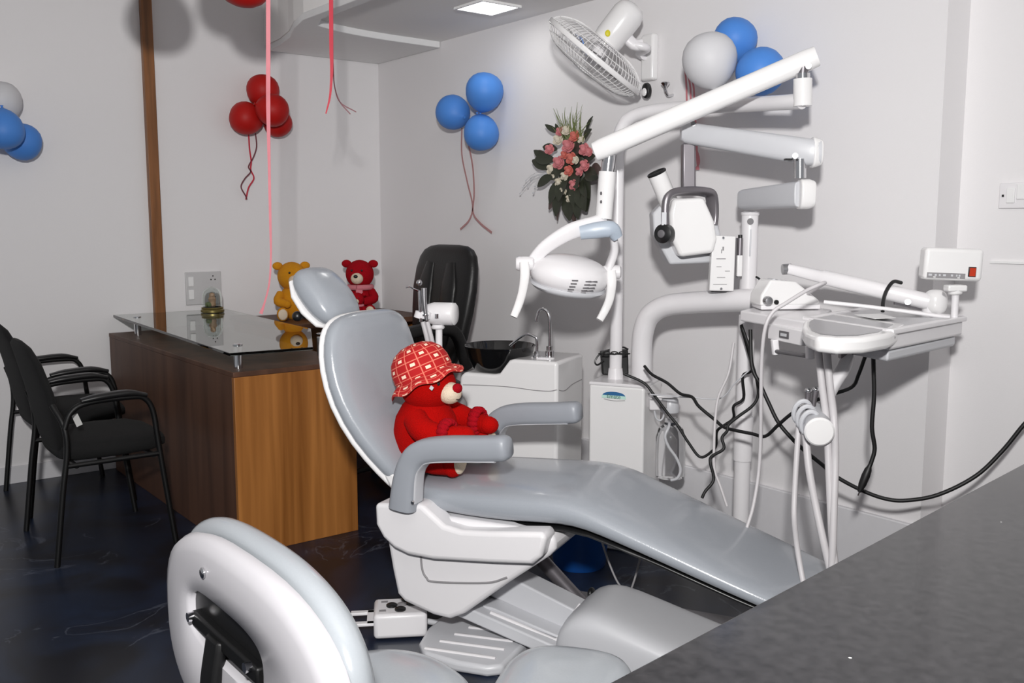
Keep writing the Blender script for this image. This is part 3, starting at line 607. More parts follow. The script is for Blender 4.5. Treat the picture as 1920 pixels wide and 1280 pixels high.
def text_mesh(name, body, size, origin, xdir, zdir, m, parent):
    cu = bpy.data.curves.new('t', 'FONT'); cu.body = body; cu.size = size; cu.align_x = 'CENTER'; cu.extrude = .0004
    ob = bpy.data.objects.new('t', cu); COL.objects.link(ob); dg = bpy.context.evaluated_depsgraph_get()
    me = bpy.data.meshes.new_from_object(ob.evaluated_get(dg)); bpy.data.objects.remove(ob)
    x = V(xdir).normalized(); y = V(zdir).normalized(); z = x.cross(y)
    mb = MB(); mb.v = [V(origin) + x*v.co.x + y*v.co.y + z*v.co.z for v in me.vertices]; mb.f = [list(p.vertices) for p in me.polygons]
    return part(name, mb, m, parent, smooth=0)
text_mesh('lettering', 'Emate', .024, lc - UY*.0026 - UPV*.001, UX, UPV, mat('logo_letter', (70, 104, 96), .5), lg)
part('logo_underline', MB().tube([lc + UX*(-.042) - UPV*.006 - UY*.001, lc - UPV*.011 - UY*.001, lc + UX*.048 - UPV*.007 - UY*.001], .0012, 6, 6), MGRY, lg)

dp = 3.93
t = thing('dental_lamp', 'white jointed dental operating lamp on a tall pole over the chair', 'lamp', S(1154, 712, dp))
part('pole', MB().tube(SS([(1154, 710, dp), (1154, 690, dp)]), [.034, .029], 20, 2).tube(SS([(1154, 692, dp), (1156, 600, dp), (1157, 480, dp), (1158, 340, dp), (1159, 275, dp), (1164, 245, dp-.01), (1178, 224, dp-.03), (1205, 212, dp-.07), (1260, 204, dp-.17), (1400, 196, dp-.46), (1504, 190, 3.24)]), [.026]*11, 18, 5), PLAST, t, smooth=70)
dj = 3.24
part('swivel', MB().cyl(S(1505, 199, dj), S(1505, 148, dj), .031, 24), ENAMEL, t)
part('swivel_collar', MB().cyl(S(1505, 150, dj), S(1505, 138, dj), .024, 20), CHROME, t)
part('swivel_pin', MB().cyl(S(1505, 139, dj), S(1507, 116, dj), .017, 20), GUNM, t)
de = 3.45
ea = S(1530, 106, dj); eb = S(1118, 284, de); ed = (eb-ea).normalized()
part('spring_arm', MB().sweep([ea, ea.lerp(eb, .04), ea.lerp(eb, .5), ea.lerp(eb, .96), eb], sup(.030, .036, 2.8, 20), 3, scale=[.8, 1, 1, 1.05, .75]), ENAMEL, t, smooth=60)
s1 = part('arm_bolt', MB().cyl(S(1516, 124, dj-.036), S(1516, 124, dj-.042), .010, 16), BOLT, t)
part('arm_bolt', MB().cyl(S(1152, 276, de-.03), S(1152, 276, de-.044), .010, 16), BOLT, t)
part('head_pin', MB().cyl(S(1143, 290, de), S(1139, 325, de), .026, 24), CHROME, t)
part('head_swivel', MB().cyl(S(1139, 322, de), S(1132, 410, de), .031, 24), ENAMEL, t)
for y in (362, 378): part('indicator', MB().ell(S(1127, y, de-.033), (.004, .004, .006), AXV, 10, 6), DGRY, t)
yk = part('yoke', MB().sweep(SS([(1133, 412, de), (1120, 420, de-.01), (1070, 434, de-.03), (1024, 462, de-.03), (996, 492, de-.02), (982, 500, de)]), sup(.018, .030, 3, 16), 6, hint=UPV, scale=[1.0, 1.1, 1, .85, .7, .6]), PLAST, t, smooth=60)
part('yoke_cover', MB().sweep(SS([(1088, 436, de-.03), (1115, 432, de-.035), (1145, 430, de-.035), (1158, 446, de-.03)]), sup(.026, .028, 3, 16), 5, scale=[.9, 1.05, 1.1, .7]), BLUGRY, yk, smooth=60, label='blue grey joint cover')
part('yoke_arm', MB().sweep(SS([(1150, 440, de), (1152, 470, de+.02), (1142, 500, de+.03), (1136, 520, de+.02)]), sup(.014, .026, 3, 14), 5, hint=FH), PLAST, t, smooth=60)
lc_ = S(1068, 514, de); la = (RT*1.0 - UPV*.13 + FH*.12).normalized(); lb = (UPV + RT*.13 - FH*.25).normalized(); lcx = la.cross(lb); LR = M((la, lcx, lb)).transposed()
lh_ = part('lamp_head', MB().ell(lc_, (.148, .11, .068), LR, 36, 20, 2.25), PLAST, t, smooth=70)
part('rim', MB().loft([[lc_ + LR @ V((math.cos(a)*r, math.sin(a)*r*.76, z)) for a in [2*PI*i/40 for i in range(40)]] for r, z in ((.138, -.035), (.142, -.045), (.128, -.058), (.1, -.062))]), PLASTG, lh_, smooth=60)
for gx, n in ((.002, 5), (.052, 5), (.075, 4)):
    for i in range(n):
        z = .012 - i*.012; x = gx - i*.003
        yy = .11*math.sqrt(max(.01, (1-(abs(z)/.068)**2.25)**(2/2.25) - (x/.148)**2))
        part('vent_slot', MB().box(lc_ + LR @ V((x, yy+.001, z)), (.022, .006, .0035), LR @ M.Rotation(-.1, 3, 'Y')), DGRY, lh_)
for nm, pts in (('handle', [(983, 492, de-.08), (984, 515, de-.09), (980, 545, de-.09), (972, 572, de-.09), (963, 594, de-.10)]), ('handle', [(1146, 508, de-.02), (1147, 530, de-.03), (1143, 560, de-.03), (1134, 582, de-.03), (1124, 600, de-.04)])):
    hh = part(nm, MB().sweep(SS(pts), sup(.016, .012, 3.2, 14), 5, hint=FH, scale=[1.1, 1.1, 1, .95, .85]), ENAMEL, t, smooth=60)
    part('hub', MB().lathe([(.022, -.03), (.026, -.02), (.026, .03), (.018, .036)], S(*pts[0][:2], pts[0][2]+.05) - UPV*.004, axes_to(RT), 20), PLAST, hh)

# ------------------------------------------------------------------ x-ray machine on its column
dx = 3.55
cb = S(1391, 900, dx); cb = V((cb.x, cb.y, 0))
t = thing('xray_machine', 'white column mounted dental x-ray machine with folded arms', 'x-ray machine', cb)
zc = S(1412, 402, dx).z
part('column', MB().cyl(cb+UPV*.03, cb+UPV*zc, .031, 24), PLAST, t)
part('column_sleeve', MB().cyl(cb+UPV*.45, cb+UPV*.62, .036, 24), PLAST, t)
part('column_foot', MB().lathe([(.12, 0), (.12, .015), (.05, .03), (.04, .06)], cb, ID, 32), PLAST, t)
part('column_cap', MB().lathe([(.031, 0), (.034, .004), (.034, .012), (.02, .018)], cb+UPV*(zc-.005), ID, 24), PLAST, t)
part('column_screw', MB().cyl(S(1407, 415, dx-.030), S(1407, 415, dx-.036), .012, 14), DGRY, t)
part('wire', MB().tube(SS([(1408, 430, dx-.035), (1407, 455, dx-.035), (1406, 480, dx-.034)]), .003, 8, 3), PLASTG, t)
dk = 3.20
a1 = S(1402, 374, dx-.02); a2 = S(1508, 364, dk)
part('swing_arm', MB().sweep([a1 - (a2-a1)*.08, a1, a2], sup(.034, .040, 4.5, 20), 1, scale=[.85, .95, 1.1]), PLASTG, t, smooth=50, bevel=.004)
part('arm_end', MB().sweep([a2 - RT*.02, a2 + RT*.01, a2+RT*.032], sup(.04, .050, 3.6, 24), 1, scale=[1, 1, .85]), ENAMEL, t, smooth=50, bevel=.006)
part('elbow_pin', MB().cyl(S(1500, 334, dk), S(1500, 298, dk), .020, 20), CHROME, t)
dh = 3.50
b1 = S(1524, 286, dk); b2 = S(1292, 250, dh)
part('spring_arm', MB().sweep([b1 + RT*.02, b1, b1.lerp(b2, .5), b2, b2-RT*.03], sup(.036, .042, 3.4, 20), 1, scale=[.95, 1.05, .98, .92, .6]), PLASTG, t, smooth=50)
part('arm_end', MB().sweep([b1 - RT*.005, b1 + RT*.03], sup(.036, .052, 3, 20), 1, scale=[1, .8]), ENAMEL, t, smooth=50, bevel=.006)
part('arm_bolt', MB().cyl(S(1491, 292, dk-.035), S(1491, 292, dk-.048), .010, 14), BOLT, t)
part('arm_bolt', MB().cyl(S(1300, 232, dh-.03), S(1300, 232, dh-.046), .009, 14), BOLT, t)
part('arm_slot', MB().box(S(1478, 299, dk-.02), (.024, .02, .006), AXV), BLK, t)
part('yoke_post', MB().prism([S(1280, 268, dh-.02), S(1305, 268, dh-.02), S(1305, 360, dh-.02), S(1280, 360, dh-.02)], FH*.045), GUNM, t, bevel=.006)
yp = [(1249, 438, dh-.10), (1247, 400, dh-.10), (1250, 372, dh-.10), (1262, 361, dh-.09), (1292, 358, dh-.06), (1322, 360, dh-.03), (1334, 368, dh-.01), (1336, 400, dh), (1334, 420, dh)]
part('yoke', MB().sweep(SS(yp), sup(.012, .022, 5, 16), 4, hint=FH), GUNM, t, smooth=50, label='grey metal fork')
part('yoke_grip', MB().box(S(1245, 410, dh-.124), (.016, .006, .045), AXV), PLASTG, t)
kn = part('knob', MB().lathe([(.034, 0), (.036, .01), (.034, .03), (.02, .036)], S(1250, 438, dh-.10), axes_to(-FH*.75-RT*.6), 28), BLK, t, label='black pivot knob')
part('knob_disc', MB().lathe([(.014, 0), (.014, .005), (.01, .007)], S(1250, 438, dh-.10) + (-FH*.75-RT*.6).normalized()*.036, axes_to(-FH*.75-RT*.6), 20), DGRY, kn)
hw_ = dh-.075
hull = [(1262, 372), (1320, 370), (1340, 415), (1345, 448), (1338, 474), (1275, 482), (1258, 445), (1256, 400)]
part('tube_head', MB().prism([S(x, y, hw_) for x, y in hull], FH*.13), ENAMEL, t, bevel=.014, seg=4, label='white x-ray tube head')
hull2 = [(1224, 400), (1250, 372), (1335, 380), (1352, 440), (1350, 492), (1256, 496), (1226, 440)]
part('head_housing', MB().prism([S(x, y, dh+.01) for x, y in hull2], FH*.10), PLASTG, t, bevel=.008, label='light grey back housing')
c0, c1 = S(1258, 388, dh+.0), S(1232, 326, dh-.02)
cn = part('cone', MB().cyl(c0, c1, .034, 28), ENAMEL, t, label='white aiming cone')
part('cone_rim', MB().lathe([(.035, 0), (.036, .003), (.036, .007), (.033, .009), (.03, .004), (.0, .003)], c1, axes_to(c1-c0), 28), BLK, cn)
cpz = dx-.10
pc = [(1336, 441), (1380, 443), (1376, 546), (1330, 545)]
cbx = part('control_panel', MB().prism([S(x, y, cpz) for x, y in pc], FH*.035), ENAMEL, t, bevel=.004, label='white control panel with fine printed lines')
part('panel_back', MB().prism([S(x, y, cpz+.036) for x, y in ((1340, 444), (1386, 446), (1382, 549), (1334, 548))], FH*.02), DGRY, cbx)
for x, y, w_, h_ in ((1352, 485, .034, .003), (1348, 500, .018, .0024), (1364, 508, .018, .0024), (1352, 520, .03, .002), (1350, 533, .05, .0018), (1356, 466, .006, .014), (1353, 471, .003, .014)):
    part('print_mark', MB().box(S(x, y, cpz-.0008), (w_, .001, h_), AXV), MGRY, cbx, smooth=0)
part('screw', screw(S(1356, 446, cpz-.001), -FH, .005), CHROME, cbx); part('screw', screw(S(1352, 541, cpz-.001), -FH, .005), CHROME, cbx)
part('exposure_handle', MB().cyl(S(1388, 446, cpz+.02), S(1387, 478, cpz+.02), .0105, 16), GUNM, cbx)
part('handle_tip', MB().cyl(S(1388, 446, cpz+.02), S(1388, 440, cpz+.02), .008, 12), BLK, cbx)
part('handle_holder', MB().box(S(1386, 498, cpz+.02), (.02, .022, .078), AXV), ENAMEL, cbx, bevel=.004)

# ------------------------------------------------------------------ delivery unit
t = thing('delivery_unit', 'white dental delivery unit with a wide instrument tray on a bent pipe arm', 'delivery unit', S(1200, 708, 3.78))
da = 3.78
part('pipe_arm', MB().tube(SS([(1203, 712, da), (1203, 690, da), (1203, 655, da), (1206, 622, da-.01), (1218, 592, da-.03), (1246, 574, da-.07), (1290, 568, da-.14), (1360, 564, da-.26), (1432, 562, da-.38)]), .042, 22, 5), PLAST, t, smooth=70)
TZ = 1.06
def TP(x, y, z=TZ): return Z(x, y, z)
A = [TP(1386, 580), TP(1506, 594), TP(1560, 578), TP(1806, 594), TP(1668, 622)]
# body: right hand deep box
body = [TP(1512, 598), TP(1668, 622), TP(1806, 597), TP(1640, 577)]
part('tray_body', MB().prism([q - UPV*.004 for q in body], UPV*-.048), PLAST, t, bevel=.008, seg=4)
part('tray_base', MB().prism([body[0].lerp(body[2], .05)-UPV*.052, body[1].lerp(body[3], .03)-UPV*.052, body[2].lerp(body[0], .04)-UPV*.052, body[3]-UPV*.052], UPV*-.035), PLASTG, t, bevel=.010, seg=4)
rimp = MB()
for i in range(4): rimp.sweep([body[i], body[(i+1) % 4]], sup(.012, .008, 4, 12), 1)
part('tray_rim', rimp, PLAST, t)
inn = [b_.lerp((body[0]+body[1]+body[2]+body[3])/4, .12) for b_ in body]
part('steel_tray', MB().prism([q + UPV*.002 for q in inn], UPV*-.004), STEEL, t, label='brushed steel tray plate')
# rounded front shelf
fr = [TP(1668, 628), TP(1700, 610), TP(1560, 588), TP(1520, 596)] + [TP(1506, 604), TP(1504, 614), TP(1510, 625), TP(1530, 633), TP(1570, 637), TP(1620, 636)]
part('front_shelf', MB().prism([q + UPV*.004 for q in fr], UPV*-.042), ENAMEL, t, bevel=.012, seg=4, label='rounded white front shelf')
cen = sum(fr, V((0, 0, 0)))/len(fr)
part('shelf_inlay', MB().prism([q.lerp(cen, .2) + UPV*.0055 for q in fr], UPV*-.003), STEEL, t)
# rear left panel with display
rl = [TP(1388, 582), TP(1512, 602), TP(1560, 580), TP(1450, 566)]
part('rear_panel', MB().prism(rl, UPV*-.036), PLAST, t, bevel=.006, seg=3)
pf = (rl[1]-rl[0]).normalized(); pn = V((pf.y, -pf.x, 0)).normalized(); PR = M((pf, -pn, UPV)).transposed()
q = TP(1478, 619, 1.0); 
dpn = part('display_panel', MB().prism([Z(1440, 606, 1.035)+UPV*-.002, Z(1505, 618, 1.035)+UPV*-.002, Z(1505, 618, 1.035)-UPV*.05, Z(1440, 606, 1.035)-UPV*.05], -pn*.05), PLAST, t, bevel=.004)
wq = (Z(1440, 606, 1.035)+Z(1505, 618, 1.035))/2 - UPV*.026 + pn*.001
ds = part('display_window', MB().box(wq, (.05, .004, .022), PR), DGRY, dpn); part('digit_bar', MB().box(wq+pn*.003, (.03, .002, .009), PR), PLASTG, ds)
for g_ in ([(1452, 636, 2.95), (1455, 664, 2.95)], [(1518, 648, 2.72), (1519, 672, 2.72)]): part('grip_bracket', MB().sweep(SS(g_), sup(.014, .012, 3, 10), 1), PLAST, t, bevel=.002)
part('grip_bar', MB().cyl(S(1453, 658, 2.95), S(1519, 668, 2.72), .0065, 12), DGRY, t)
part('tray_rod', MB().tube(SS([(1545, 566, 3.05), (1620, 574, 3.0), (1700, 584, 2.96), (1786, 596, 2.92)]), .0065, 12, 4), PLAST, t)
for x, y in ((1674, 632), (1797, 604)): part('screw', screw(Z(x, y, 1.045), -UY, .007), DGRY, t)
# spring arm behind the tray
d5, d6 = 3.22, 3.02
ga, gb = S(1478, 504, d5), S(1742, 566, d6)
part('spring_arm', MB().sweep([ga, ga.lerp(gb, .25), ga.lerp(gb, .26), ga.lerp(gb, .75), gb], sup(.024, .024, 2.6, 20), 1, scale=[.75, .9, 1.05, 1.1, 1.1]), PLAST, t, smooth=50)
part('arm_end', MB().ell(gb + RT*.02, (.036, .036, .040), AXV, 24, 14, 2.8), ENAMEL, t, smooth=70)
part('arm_knob', MB().cyl(ga - RT*.02 - UPV*.002, ga + RT*.01, .018, 16), STEEL, t)
part('arm_bolt', MB().cyl(S(1702, 566, d6-.035), S(1702, 566, d6-.05), .010, 14), BOLT, t)
part('arm_plate', MB().prism([S(1678, 566, d6-.034), S(1728, 578, d6-.034), S(1728, 582, d6-.034), S(1678, 571, d6-.034)], FH*.012), GUNM, t)
part('arm_drop', MB().cyl(S(1742, 572, d6), S(1738, 610, d6), .02, 16), PLAST, t)
# strut with a cup holder and hoses under the tray
dh2 = 2.62
part('strut', MB().sweep(SS([(1590, 668, 2.72), (1582, 690, 2.70), (1562, 722, 2.68), (1548, 750, 2.66)]), sup(.018, .018, 3, 14), 4), PLAST, t, smooth=60)
part('strut_bracket', MB().box(S(1586, 662, 2.72), (.036, .03, .034), AXV), GUNM, t, bevel=.004)
ha_, hb_ = S(1536, 808, 2.56), S(1524, 778, 2.70)
hold = part('holder_drum', MB().cyl(ha_, hb_, .039, 32), PLASTG, t); part('drum_cap', MB().lathe([(.041, 0), (.041, .006), (.036, .011), (.01, .012)], ha_, axes_to(ha_-hb_), 36), ENAMEL, hold, label='round white end cap')
for i in range(3):
    part('holder_ring', MB().tube([S(1504+7*i, 772+10*i, 2.66-.03*i) + RT*.024*math.cos(a) + UPV*.034*math.sin(a) - FH*.012*math.sin(a) for a in [2*PI*j/20 for j in range(21)]], .007, 8, 1), PLASTG, hold)
part('holster_clip', MB().box(S(1558, 656, 2.70), (.02, .02, .022), AXV), BLK, t)
hoses = [[(1534, 652, 2.70), (1541, 720, 2.66), (1550, 790, 2.60), (1553, 850, 2.58), (1556, 920, 2.56), (1560, 1000, 2.54), (1566, 1068, 2.52), (1570, 1120, 2.5)],
         [(1550, 652, 2.68), (1556, 720, 2.64), (1564, 790, 2.58), (1566, 860, 2.57), (1564, 930, 2.55), (1562, 1010, 2.53), (1560, 1075, 2.52), (1562, 1120, 2.5)],
         [(1508, 790, 2.64), (1512, 830, 2.62), (1517, 880, 2.60), (1528, 940, 2.58), (1543, 1010, 2.55), (1558, 1075, 2.53), (1566, 1120, 2.5)],
         [(1498, 790, 2.66), (1494, 850, 2.64), (1490, 920, 2.62), (1489, 970, 2.6), (1494, 1020, 2.6), (1502, 1070, 2.58), (1510, 1110, 2.55)]]
for i, h_ in enumerate(hoses): part('hose', MB().tube(SS(h_), .0105 if i < 3 else .008, 12, 5), HOSE, t, smooth=70)
for i, (x, y) in enumerate(((1514, 735), (1526, 733))):
    hp_ = thing('handpiece', ('left chrome handpiece hanging in the holder below the tray', 'right chrome handpiece hanging in the holder below the tray')[i], 'handpiece', S(x, y, 2.66), 'handpieces in the tray holder')
    part('body', MB().tube(SS([(x-1-2*i, y+44, 2.66), (x, y+20, 2.66), (x+1+2*i, y, 2.66)]), [.006, .0075, .009], 12, 4), GUNM, hp_)
    part('head', MB().ell(S(x+2+2*i, y-3, 2.66), (.012, .010, .008), AXV, 14, 8), CHROME, hp_)

# control box on a post at the tray corner
dm = 2.88
t = thing('control_box', 'white control box with a red rocker switch on a short post', 'control box', S(1790, 596, dm))
MBR = M((RT, FH, UPV)).transposed() @ M.Rotation(-.10, 3, 'Z') @ M.Rotation(.035, 3, 'Y')
mc = S(1789, 496, dm); mp_ = lambda x, y, z: mc + MBR @ V((x, y, z))
part('post', MB().cyl(S(1789, 598, dm), S(1792, 545, dm), .0105, 16), PLAST, t)
part('swivel', MB().box(S(1791, 540, dm), (.058, .04, .02), AXV).cyl(S(1791, 552, dm), S(1791, 540, dm), .02, 20), ENAMEL, t, bevel=.005)
part('housing', MB().box(mc + MBR @ V((0, .03, 0)), (.172, .06, .098), MBR), ENAMEL, t, bevel=.012, seg=4)
st_ = part('label_strip', MB().box(mp_(-.021, -.0006, -.034), (.112, .002, .016), MBR), MGRY, t, smooth=0, label='grey printed strip')
for x, w_ in ((-.058, .010), (-.042, .006), (-.030, .005), (-.016, .008), (.006, .006), (.02, .004), (.028, .005)): part('print_mark', MB().box(mp_(x-.01, -.002, -.033), (w_, .001, .006), MBR), PLASTG, st_, smooth=0)
for x in (-.055, .016): part('print_dot', MB().box(mp_(x, -.002, -.0395), (.007, .001, .003), MBR), TRIMW, st_, smooth=0)
sw = part('switch_frame', MB().box(mp_(.054, -.001, -.02), (.022, .006, .030), MBR), BLK, t, bevel=.001)
part('rocker', MB().box(mp_(.054, -.004, -.020), (.017, .006, .025), MBR @ M.Rotation(.12, 3, 'X')), SWR, sw, label='red rocker')

# ultrasonic scaler on the tray
t = thing('scaler', 'white ultrasonic scaler unit with a round knob lying on the delivery tray', 'scaler', TP(1490, 580, TZ+.002))
su = (TP(1560, 580)-TP(1428, 582)).normalized(); sv = V((-su.y, su.x, 0)); s0 = TP(1428, 581, TZ+.003)
sp = lambda x, y, z: s0 + su*x + sv*y + UPV*z
SL = .21
def sring(x, w0, zb_, zt_): return [sp(x, y, z) for y, z in ((w0, zb_), (-.0+.02, zb_), (.0, zb_+.012), (.01, zb_+.03), (.04, zt_), (w0-.01, zt_))]
part('base', MB().prism([sp(.0, .005, .0), sp(SL, -.005, 0), sp(SL+.02, .06, 0), sp(SL-.0, .13, 0), sp(.02, .13, 0)], UPV*.016), PLAST, t, bevel=.004)
part('housing', MB().prism([sp(-.004, .0, .014), sp(-.002, .0, .05), sp(.03, .0, .102), (sp(.12, .0, .095)), sp(.165, .0, .062), sp(SL-.002, .0, .03), sp(SL, .0, .014)], sv*.095), ENAMEL, t, bevel=.010, seg=4)
part('knob', MB().lathe([(.015, 0), (.016, .012), (.013, .022), (.006, .024)], sp(.016, -.002, .032), axes_to(-sv), 20), STEEL, t)
part('socket', MB().lathe([(.008, 0), (.008, .006), (.003, .006)], sp(.05, -.001, .026), axes_to(-sv), 16), BLK, t)
for i in range(3): part('indicator_bar', MB().box(sp(.045+.018*i, .03, .1025-.003*i), (.01, .04, .003), M((su, sv, UPV)).transposed()), PLASTG, t)
part('cord', MB().tube([sp(.17, .02, .05)] + SS([(1547, 530, 2.90), (1515, 543, 2.86), (1474, 568, 2.84), (1448, 586, 2.84), (1434, 618, 2.84), (1428, 680, 2.86), (1427, 760, 2.88), (1426, 830, 2.90), (1422, 890, 2.90), (1412, 950, 2.88), (1400, 990, 2.86)]), .0058, 10, 5), HOSE, t, smooth=70)
single('paper_sheet', MB().prism([TP(1602, 590, TZ+.008), TP(1640, 598, TZ+.008), TP(1680, 596, TZ+.008), TP(1650, 588, TZ+.008)], UPV*.001), TRIMW, 'small white paper lying on the steel tray', 'paper', TP(1640, 594, TZ+.008), smooth=0)

# water bottle by the box
dbt = 3.78
t = thing('water_bottle', 'clear water bottle hanging in a white bracket right of the utility box', 'bottle', S(1254, 905, dbt))
bb = S(1256, 895, dbt)
part('bottle', MB().lathe([(.02, 0), (.056, .004), (.06, .02), (.06, .17), (.05, .205), (.028, .225), (.026, .25)], bb, ID, 28), CLEARP, t)
part('cap', MB().lathe([(.036, 0), (.038, .004), (.034, .05), (.03, .056)], S(1256, 772, dbt), ID, 24), PLASTG, t)
part('bracket', MB().box(S(1246, 741, dbt), (.12, .07, .010), AXV).box(S(1228, 755, dbt), (.05, .05, .05), AXV), PLAST, t, bevel=.004)
part('gauge', MB().box(S(1243, 758, dbt-.036), (.030, .012, .030), AXV), MGRY, t, bevel=.003)
part('tube', MB().tube(SS([(1256, 784, dbt), (1254, 800, dbt-.06), (1247, 818, dbt-.07), (1254, 838, dbt-.07), (1268, 858, dbt-.07), (1276, 880, dbt-.07), (1270, 896, dbt-.07), (1258, 900, dbt-.06)]), .006, 10, 5), PLASTG, t)
part('tube', MB().tube(SS([(1227, 770, dbt-.03), (1230, 783, dbt-.03), (1237, 788, dbt-.03), (1243, 783, dbt-.03), (1246, 770, dbt-.03)]), .004, 8, 5), PLASTG, t)

# black adapter case hanging behind the lamp pole
t = thing('black_case', 'black box behind the lamp pole on top of the utility box', 'case', S(1160, 703, 4.0))
part('body', MB().prism([S(x, y, 4.0) for x, y in ((1126, 660), (1178, 656), (1179, 702), (1130, 703))], FH*.05), BLK, t, bevel=.006)
part('strap', MB().tube([S(1178, 655, 4.0), S(1165, 651, 4.0), S(1130, 660, 3.99), S(1116, 676, 3.98), S(1120, 684, 3.98), S(1132, 676, 3.99)], .004, 8, 5), BLK, t)
ch = MB()
for i in range(7):
    x = 1129 + i*7.6; r_ = .012
    ch.tube([S(x, 663 - (i % 2)*1.5, dp-.034) + RT*r_*1.2*math.cos(a) + (UPV if i % 2 else (UPV*.4-FH*.9))*r_*.5*math.sin(a) for a in [2*PI*j/12 for j in range(13)]], .0024, 6, 1)
single('chain', ch, BLKM, 'small black chain looped around the white lamp pole', 'chain', S(1150, 663, dp-.034), smooth=70)
# @@CABLES
def cable(pts, r, label, name='cable', m=RUBB, d=None, plug=False):
    P = SS(pts); mb = MB().tube(P, r, 10, 6)
    if not plug: return single(name, mb, m, label, 'cable', P[0], smooth=70)
    t = thing(name, label, 'cable', P[0]); part('cord', mb, m, t, smooth=70)
    a, b = P[-1], P[-1] + (P[-1]-P[-2]).normalized()*.075
    part('plug', MB().lathe([(.005, -.03), (.007, -.01), (.011, 0), (.013, .02), (.012, .05), (.006, .075)], a, axes_to(b-a), 14), m, t)
    part('plug_pin', MB().cyl(b, b+(b-a).normalized()*.012, .0022, 8), CHROME, t); return t
z8 = lambda L_, d0, d1: [(1160+x/3.2, 680+y/3.2, d0+(d1-d0)*i/(len(L_)-1)) for i, (x, y) in enumerate(L_)]
cable(z8([(30, 65), (150, 120), (210, 190), (300, 310), (350, 370), (420, 480), (490, 565), (560, 530), (585, 490), (590, 410), (640, 370), (690, 330), (690, 260), (750, 210), (745, 80), (800, 40), (775, -80), (735, -220)], 3.66, 3.40), .0055, 'black cable sagging from the utility box into the cable bunch')
cable(z8([(155, 20), (200, 70), (290, 120), (370, 185), (440, 205), (480, 260), (575, 340), (630, 385), (700, 405), (800, 425), (880, 440), (960, 370), (1045, 300), (1160, 235), (1280, 190), (1400, 145), (1440, 70), (1480, -40)], 3.62, 2.86), .0060, 'black cable running from the pipe arm base across to the tray')
cable(z8([(735, -230), (780, -100), (800, 0), (830, 110), (835, 200), (800, 260), (720, 320), (660, 370), (650, 410), (620, 450), (630, 515), (560, 560), (550, 600), (570, 700), (520, 770), (500, 810)], 3.34, 3.20), .0055, 'black cable hanging from the tray and ending at the leg cushion')
cable(z8([(790, -200), (800, 20), (850, 130), (900, 240), (960, 360), (1050, 465), (1120, 530), (1220, 610), (1310, 685), (1460, 765), (1600, 815), (1728, 825), (1920, 790), (2140, 680), (2300, 530), (2432, 370), (2560, 240)], 3.24, 2.92), .0068, 'long black cable sweeping low past the tray to the right edge')
cable([(1637, 650, 2.84), (1638, 690, 2.84), (1639, 740, 2.84), (1635, 800, 2.84), (1640, 840, 2.84), (1634, 865, 2.84), (1628, 880, 2.84)], .0065, 'black cable with a plug dangling straight below the tray', plug=True)
cable([(1655, 584, 2.98), (1656, 565, 3.0), (1662, 545, 3.04), (1675, 528, 3.06), (1690, 530, 3.08)], .006, 'short black cable looping over the tray spring arm')
cable(z8([(690, -120), (660, 60), (600, 200), (580, 330), (572, 500), (575, 640), (610, 740), (650, 860)], 3.38, 3.2), .005, 'thin white tube hanging beside the x-ray column', 'tube', HOSE)
cable(z8([(190, 190), (320, 200), (440, 208), (610, 212), (700, 120), (800, 30)], 3.6, 3.4), .0026, 'thin grey wire from the bottle bracket to the column', 'wire', PLASTG)
cable([(1436, 550, 3.40), (1432, 536, 3.42), (1425, 524, 3.44), (1418, 519, 3.46)], .004, 'short black wire beside the x-ray column', 'wire')
cable([(1122, 985, 3.05), (1130, 1020, 3.05), (1148, 1070, 3.02), (1163, 1098, 3.0), (1180, 1106, 3.0), (1190, 1085, 3.0), (1203, 1035, 3.02), (1210, 1010, 3.02)], .0035, 'thin grey tube looping down under the leg cushion', 'tube', MGRY)
# things on the floor behind the chair
t = thing('bin', 'blue plastic bin on the floor under the leg cushion', 'bin', V((2.46, 2.70, 0)))
part('tub', MB().lathe([(.10, 0), (.105, .01), (.125, .22), (.13, .23), (.126, .235), (.118, .22), (.098, .015)], (2.46, 2.70, 0), ID, 28), BLUEP, t)
part('rim', MB().lathe([(.128, 0), (.136, .004), (.136, .014), (.128, .018)], (2.46, 2.70, .222), ID, 28, False), BLUEP, t)
# @@WALLTHINGS
# ------------------------------------------------------------------ wall fan
fc_ = S(1116, 106, 4.18); fx = (-RT*.62 - UPV*.77 + FH*.20).normalized(); FA = axes_to(fx)
wp = WX(1224, 100, RX); t = thing('wall_fan', 'white wire caged wall fan tilted down high on the right wall', 'fan', wp)
fp = lambda r, a, z: fc_ + FA @ V((r*.93*math.cos(a), r*.93*math.sin(a), z))
def cage(zs):
    mb = MB(); n = 66
    for i in range(n):
        a = 2*PI*i/n; mb.tube([fp(r, a, z) for r, z in zs], .0014, 5, 3)
    for r, z in zs[1:-1]: mb.tube([fp(r, 2*PI*j/48, z) for j in range(49)], .0016, 5, 1)
    return mb
part('front_cage', cage([(.06, .075), (.12, .074), (.19, .062), (.24, .035), (.262, .004)]), ENAMEL, t, smooth=70)
part('rear_cage', cage([(.075, -.075), (.13, -.074), (.19, -.060), (.24, -.034), (.262, -.004)]), ENAMEL, t, smooth=70)
part('cage_ring', MB().sweep([fp(.264, 2*PI*j/56, 0) for j in range(57)], sup(.004, .011, 4, 10), 1, hint=fx), ENAMEL, t, smooth=70)
part('badge', MB().lathe([(.062, .072), (.062, .08), (.05, .084), (.01, .085)], fc_, FA, 28), ENAMEL, t)
hb2 = part('blade_hub', MB().lathe([(.03, -.05), (.034, -.04), (.034, .03), (.02, .045), (.004, .048)], fc_, FA, 24), PLAST, t)
